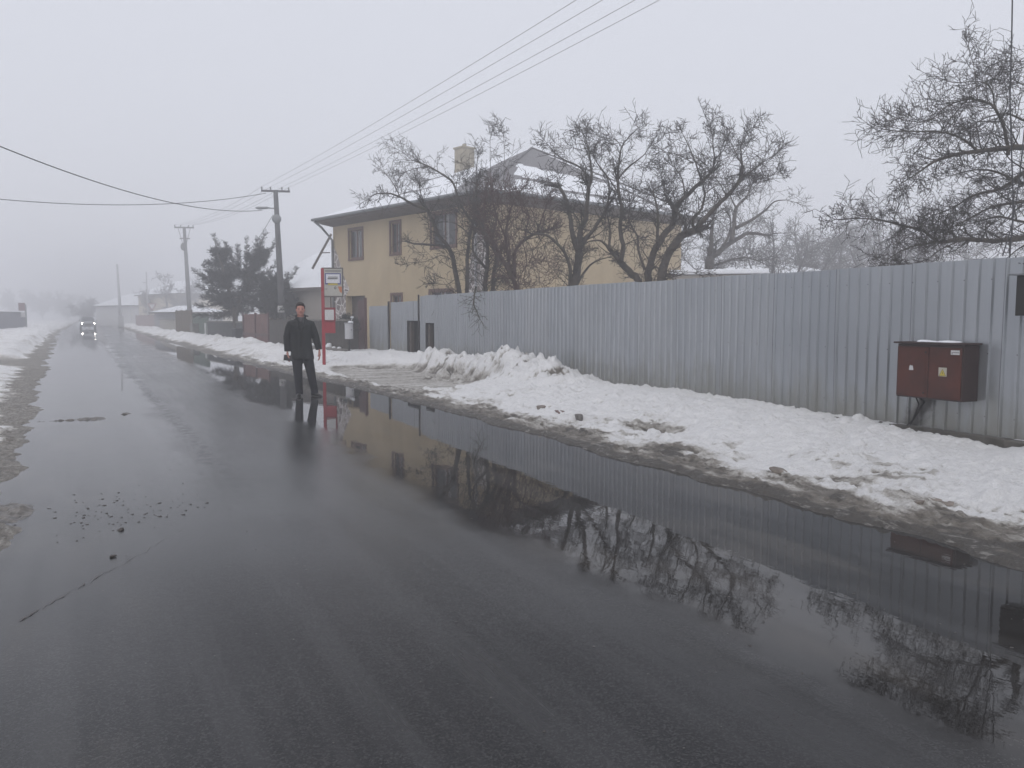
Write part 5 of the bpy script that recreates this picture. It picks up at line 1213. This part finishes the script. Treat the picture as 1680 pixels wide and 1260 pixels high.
for k, (px, dp, s_, lb) in enumerate(((518, 33.2, .12, 'round snow clod, leftmost on the stone base behind the bus stop'), (527, 32.6, .11, 'snow clod touching the left of the bus stop post line'), (545, 31.4, .13, 'largest snow clod on the stone base right of the post'), (553, 30.7, .08, 'small snow clod right of the largest on the stone base'), (562, 30.2, .08, 'rightmost small snow clod on the stone base'))):
    q = AT(px, 575, dp); mb = MB(); rr = random.Random(k + 60); mb.ball((0, 0, s_ * .3), s_, s_ * .8, s_ * (.6 if k != 2 else 1.0), 12, 8, .12, rr); o = obj('snow_clod', mb, M_SNOWPLAIN, smooth=True); o.location = (q.x + nn_.x * .12, q.y + nn_.y * .12, .37); tag(o, lb, 'snow clod', 'snow clods on the stone base')
a = AT(574, 560, 32.6); b = AT(600, 560, 31.4)
gt_ = thing('garden_gate', 'tall red-brown sheet gate between the bus stop and the metal fence', 'gate', (a.x, a.y, 0)); d_ = (Vector((b.x, b.y, 0)) - Vector((a.x, a.y, 0)))
c = Vector((a.x, a.y, 0)) + d_ * .78; obj('gate_leaf', MB().obox((c.x, c.y, 1.13), d_ * .2, (.02, .02, 0), (0, 0, 1.03)), M_BRNGATE, gt_, world=True, bevel=.01)
c = Vector((a.x, a.y, 0)) + d_ * .28; obj('gate_leaf', MB().obox((c.x, c.y, .78), d_ * .27, (.02, .02, 0), (0, 0, .72)), M_OLD, gt_, world=True, bevel=.01)
c = Vector((a.x, a.y, 0)) + d_ * 1.0; obj('gate_post', MB().obox((c.x, c.y, 1.12), (.05, 0, 0), (0, .05, 0), (0, 0, 1.14)), M_BRNGATE, gt_, world=True)
# evergreen bush and white bin behind the stop
q = AT(570, 527, 30.4)
bsh = thing('evergreen_bush', 'small dark bush with a dab of snow above the white litter bin', 'bush', (q.x, q.y, 0)); lf = MB(); rg = random.Random(41); st_ = MB().tube([(0, 0, 0), (0, 0, 1.2)], .03, 6)
for k in range(1500):
    v = rvec(rg) * rg.uniform(.2, 1); c = Vector((v.x * .36, v.y * .3, 1.42 + v.z * .27)) * 1 ; 
    if k % 5 == 0: c = Vector((rg.uniform(-.02, .5), rg.uniform(-.1, .1), rg.uniform(1.0, 1.5)))
    e_ = rvec(rg) * .06; w_ = rvec(rg).cross(e_).normalized() * .02; lf.poly([c, c + e_ * .5 + w_, c + e_, c + e_ * .5 - w_])
obj('stem', st_, M_BARK, bsh); obj('foliage', lf, M_NEEDLE, bsh); obj('snow_dab', MB().ball((.12, -.2, 1.52), .07, .05, .045, 8, 6).ball((.10, -.2, 1.47), .03, .03, .07, 8, 6), M_SNOWPLAIN, bsh, smooth=True)
q = AT(572.5, 543, 29.2); bn = thing('litter_bin', 'white cylindrical litter bin hung on a post behind the bus stop', 'litter bin', (q.x, q.y, 0))
zb = AT(572, 556, 29.2).z; zt_ = AT(572, 531, 29.2).z; MW = mat('bin_white', (.47, .47, .49), .45, var=.1)
obj('bin_body', MB().tube([(0, 0, zb), (0, 0, zt_)], .145, 20), MW, bn, smooth=False, bevel=.006); obj('bin_rim', MB().tube([(0, 0, zt_ - .01), (0, 0, zt_ + .035)], .165, 20), mat('bin_rim_grey', (.30, .30, .32), .5), bn)
obj('bin_post', MB().tube([(.05, .17, 0), (.05, .17, zt_ + .1)], .03, 8), M_BLACK, bn); obj('snow_cap', MB().ball((.06, 0, zt_ + .05), .10, .09, .05, 10, 7, .12, random.Random(3)), M_SNOWPLAIN, bn, smooth=True); obj('lock', MB().ball((.05, -.142, zt_ - .22), .018, .01, .022, 8, 6), M_BLACK, bn)
# gate and walls left of the man
a = AT(401, 550, 44.5); b = AT(442, 550, 41); rg_t = board_fence('garden_gate', 'faded reddish garden gate left of the man, below the conifer', 'gate', a, b, 1.66, M_PINK, seed=4, pitch=.12)
fr_ = MB(); c0_, c1_ = Vector((a.x, a.y, 0)), Vector((b.x, b.y, 0)); dd_ = (c1_ - c0_).normalized(); nn_ = Vector((dd_.y, -dd_.x, 0))
for f in (0, .5, 1): c = c0_.lerp(c1_, f) + nn_ * .05; fr_.obox((c.x, c.y, .9), dd_ * .05, nn_ * .03, (0, 0, .85))
c = (c0_ + c1_) / 2 + nn_ * .05; fr_.obox((c.x, c.y, .62), (c1_ - c0_) / 2, nn_ * .029, (0, 0, .05)); obj('gate_frame', fr_, M_BRNGATE, rg_t, world=True)
a = AT(443, 550, 40.8); b = AT(502, 550, 35); board_fence('garden_fence', 'brown garden fence directly behind the man', 'fence', a, b, 1.40, M_OLD, seed=5)
a = AT(343, 548, 52); b = AT(400, 548, 45); w = thing('garden_wall', 'dark low wall at the foot of the conifer, left of the reddish gate', 'wall', (a.x, a.y, 0)); c0_, c1_ = Vector((a.x, a.y, 0)), Vector((b.x, b.y, 0)); c = (c0_ + c1_) / 2; dd_ = (c1_ - c0_).normalized(); nn_ = Vector((dd_.y, -dd_.x, 0))
obj('wall_body', MB().obox((c.x, c.y, .6), (c1_ - c0_) / 2, nn_ * .1, (0, 0, .6)), mat('dark_wall', (.06, .065, .065), .9, var=.3), w, world=True); obj('coping', MB().obox((c.x, c.y, 1.23), (c1_ - c0_) / 2 * 1.01, nn_ * .14, (0, 0, .04)), M_CONC, w, world=True)
a = AT(289, 545, 62); b = AT(316, 548, 57); board_fence('board_fence', 'brown board fence left of the second pole foot', 'fence', a, b, 1.95, M_BRNF, seed=6)
a = AT(317, 548, 56.8); b = AT(343, 548, 52.3); board_fence('board_fence', 'green board fence right of the second pole foot', 'fence', a, b, 1.72, M_GRNF, seed=7)
q = AT(319, 545, 55); k_ = thing('gate_pillar', 'short grey pillar in front of the green fence', 'pillar', (q.x, q.y, 0), .4); obj('pillar_shaft', MB().box((-.24, -.2, 0), (.24, .2, 1.02)), M_CONC, k_, bevel=.02); obj('pillar_cap', MB().box((-.28, -.24, 1.022), (.28, .24, 1.08)), M_CONC, k_, bevel=.01)
for i, px in enumerate((337, 341)):
    q = AT(px, 545, 52); k_ = thing('marker_post', 'pale thin post in the snow before the green fence, %s of two' % ('left' if i == 0 else 'right'), 'post', (q.x, q.y, 0)); obj('post_shaft', MB().tube([(0, 0, 0), (0, 0, 1.08)], .05, 8), M_WHITE, k_); obj('post_tip', MB().ball((0, 0, 1.09), .05, .05, .03, 8, 6), M_WHITE, k_)
q = AT(389.5, 560, 41.5); bb = thing('wheelie_bin', 'dark plastic dustbin half buried in the snow berm', 'dustbin', (q.x, q.y, 0), .3); bm_ = MB().loft([((0, 0, .15), .19, .19, .35), ((0, 0, .86), .23, .24, .35)], 20)
obj('bin_body', bm_, mat('bin_plastic', (.028, .03, .034), .5), bb); obj('bin_lid', MB().loft([((0, 0, .865), .25, .26, .35), ((0, -.01, .92), .25, .26, .35), ((0, .03, .96), .17, .17, .35)], 20), MATS['bin_plastic'], bb)
a = AT(223, 530, 104); b = AT(262, 530, 86); board_fence('board_fence', 'faded pinkish fence far along the right verge in fog', 'fence', a, b, 1.62, mat('pale_pink_boards', (.34, .27, .27), .8), seed=8, pitch=.3, post=4)
a = AT(262, 530, 84); b = AT(289, 530, 66); w = thing('garden_wall', 'pale wall between the pinkish fence and the brown fence', 'wall', (a.x, a.y, 0)); c0_, c1_ = Vector((a.x, a.y, 0)), Vector((b.x, b.y, 0)); c = (c0_ + c1_) / 2; dd_ = (c1_ - c0_).normalized(); nn_ = Vector((dd_.y, -dd_.x, 0))
obj('wall_body', MB().obox((c.x, c.y, .6), (c1_ - c0_) / 2, nn_ * .1, (0, 0, .6)), mat('pale_wall', (.33, .31, .28), .9), w, world=True); obj('coping', MB().obox((c.x, c.y, 1.24), (c1_ - c0_) / 2, nn_ * .14, (0, 0, .04)), M_CONC, w, world=True)
q = AT(250, 520, 92); ws = thing('warning_sign', 'faint triangular road sign on a thin post in the fog', 'road sign', (q.x, q.y, 0), -.3); obj('sign_post', MB().tube([(0, 0, 0), (0, 0, 2.2)], .04, 6), M_STEEL, ws)
obj('sign_plate', MB().poly([(-.5, -.05, 2.95), (.5, -.05, 2.95), (0, -.05, 2.1)]).poly([(.5, -.03, 2.95), (-.5, -.03, 2.95), (0, -.03, 2.1)]), mat('fog_paled_red', (.30, .16, .17), .6), ws); obj('sign_field', MB().poly([(-.34, -.055, 2.86), (.34, -.055, 2.86), (0, -.055, 2.28)]), M_WHITE, ws)  # red paled as if seen through fog
# ---- left side: dark wall, second bus stop, car
a = AT(-60, 540, 62); b = AT(40, 530, 84); w = thing('garden_wall', 'dark grey fence wall at the left frame edge behind the snow', 'wall', (a.x, a.y, 0)); c0_, c1_ = Vector((a.x, a.y, 0)), Vector((b.x, b.y, 0)); c = (c0_ + c1_) / 2; dd_ = (c1_ - c0_).normalized(); nn_ = Vector((dd_.y, -dd_.x, 0))
obj('wall_body', MB().obox((c.x, c.y, .95), (c1_ - c0_) / 2, nn_ * .1, (0, 0, .95)), mat('slate_wall', (.12, .12, .15), .9, var=.2), w, world=True); obj('coping', MB().obox((c.x, c.y, 1.93), (c1_ - c0_) / 2 * 1.004, nn_ * .13, (0, 0, .025)), M_POLE, w, world=True)
q = AT(43, 530, 82); b2 = thing('bus_stop_sign', 'second bus stop post with reddish board, far left by the dark wall', 'bus stop', (q.x, q.y, 0), -.3)
obj('post', MB().box((-.07, -.05, 0), (.07, .05, 2.7)), M_STEEL, b2); obj('sign_board', MB().box((-.62, -.06, 2.08), (-.02, -.01, 2.86)), mat('faded_red', (.13, .05, .055), .6), b2); obj('timetable_case', MB().box((-.45, -.06, 1.42), (-.04, -.01, 1.95)), M_WHITE, b2)
cp = AT(144, 530, 103); car = thing('car', 'dark oncoming car with its headlights on, far down the foggy road', 'car', (cp.x, cp.y, 0), R(2))
CP = mat('car_paint', (.22, .22, .23), .3, coat=.6); bdy = MB()  # dark car given grey paint, its fading in fog put into the colour
def hull(mb, secs):       # secs along y: (y, halfwidth, z0, z1, top halfwidth)
    base = len(mb.v)
    for (y, w_, a0, a1, tw_) in secs:
        mid = a0 + (a1 - a0) * .55
        for (x, z) in ((-w_ * .92, a0), (-w_, mid), (-tw_, a1), (tw_, a1), (w_, mid), (w_ * .92, a0)): mb.v.append(Vector((x, y, z)))
    for i in range(len(secs) - 1):
        for j in range(6): a_ = base + i * 6 + j; b_ = base + i * 6 + (j + 1) % 6; mb.f.append((a_, b_, b_ + 6, a_ + 6))
    mb.f.append(tuple(base + j for j in range(6))); mb.f.append(tuple(base + (len(secs) - 1) * 6 + j for j in reversed(range(6)))); return mb
hull(bdy, [(-2.0, .70, .30, .62, .62), (-1.85, .84, .22, .78, .74), (-1.0, .87, .20, .92, .76), (1.3, .87, .20, .98, .78), (1.95, .82, .25, .92, .74), (2.05, .74, .35, .8, .68)])
obj('car_body', bdy, CP, car, bevel=.05); obj('windows', hull(MB(), [(-.98, .76, .90, .93, .70), (-.35, .74, .90, 1.40, .56), (1.0, .74, .92, 1.42, .56), (1.75, .74, .92, 1.0, .66)]), M_PANE, car, bevel=.03)
obj('roof', MB().box((-.55, -.30, 1.405), (.55, 1.0, 1.45)), CP, car, bevel=.03); obj('grille', MB().box((-.4, -2.03, .38), (.4, -1.96, .58)), M_BLACK, car); obj('windscreen_pillar', MB().tube([(-.74, -.98, .93), (-.57, -.34, 1.42)], .03, 5), CP, car); obj('windscreen_pillar', MB().tube([(.74, -.98, .93), (.57, -.34, 1.42)], .03, 5), CP, car)
HL = emis('headlight', (1, .93, .82), 40)
for s in (-1, 1): obj('headlight', MB().ball((s * .68, -1.97, .64), .085, .06, .06, 12, 8), HL, car, smooth=True)
for s in (-1, 1):
    for y_ in (-1.3, 1.35): w = obj('wheel', MB().tube([(s * .72, y_, .31), (s * .88, y_, .31)], .31, 18), M_BLACK, car); obj('rim', MB().tube([(s * .878, y_, .31), (s * .89, y_, .31)], .18, 14), M_STEEL, w)
for s in (-1, 1): obj('mirror', MB().ball((s * .95, -.75, .98), .09, .06, .07, 8, 6), CP, car)
# ================================================================ FOG
hz = MB().box((-320, -320, -1.1), (320, 320, 15.0)); hm_ = bpy.data.materials.new('fog'); hm_.use_nodes = True; hn = hm_.node_tree; hn.nodes.remove(hn.nodes['Principled BSDF'])
pv = hn.nodes.new('ShaderNodeVolumePrincipled'); pv.inputs['Density'].default_value = .0083; pv.inputs['Color'].default_value = (.87, .875, .90, 1); pv.inputs['Anisotropy'].default_value = .25
hn.links.new(pv.outputs[0], hn.nodes['Material Output'].inputs['Volume'])
tag(obj('haze', hz, hm_), 'pale winter fog filling the street', 'fog', kind='stuff')
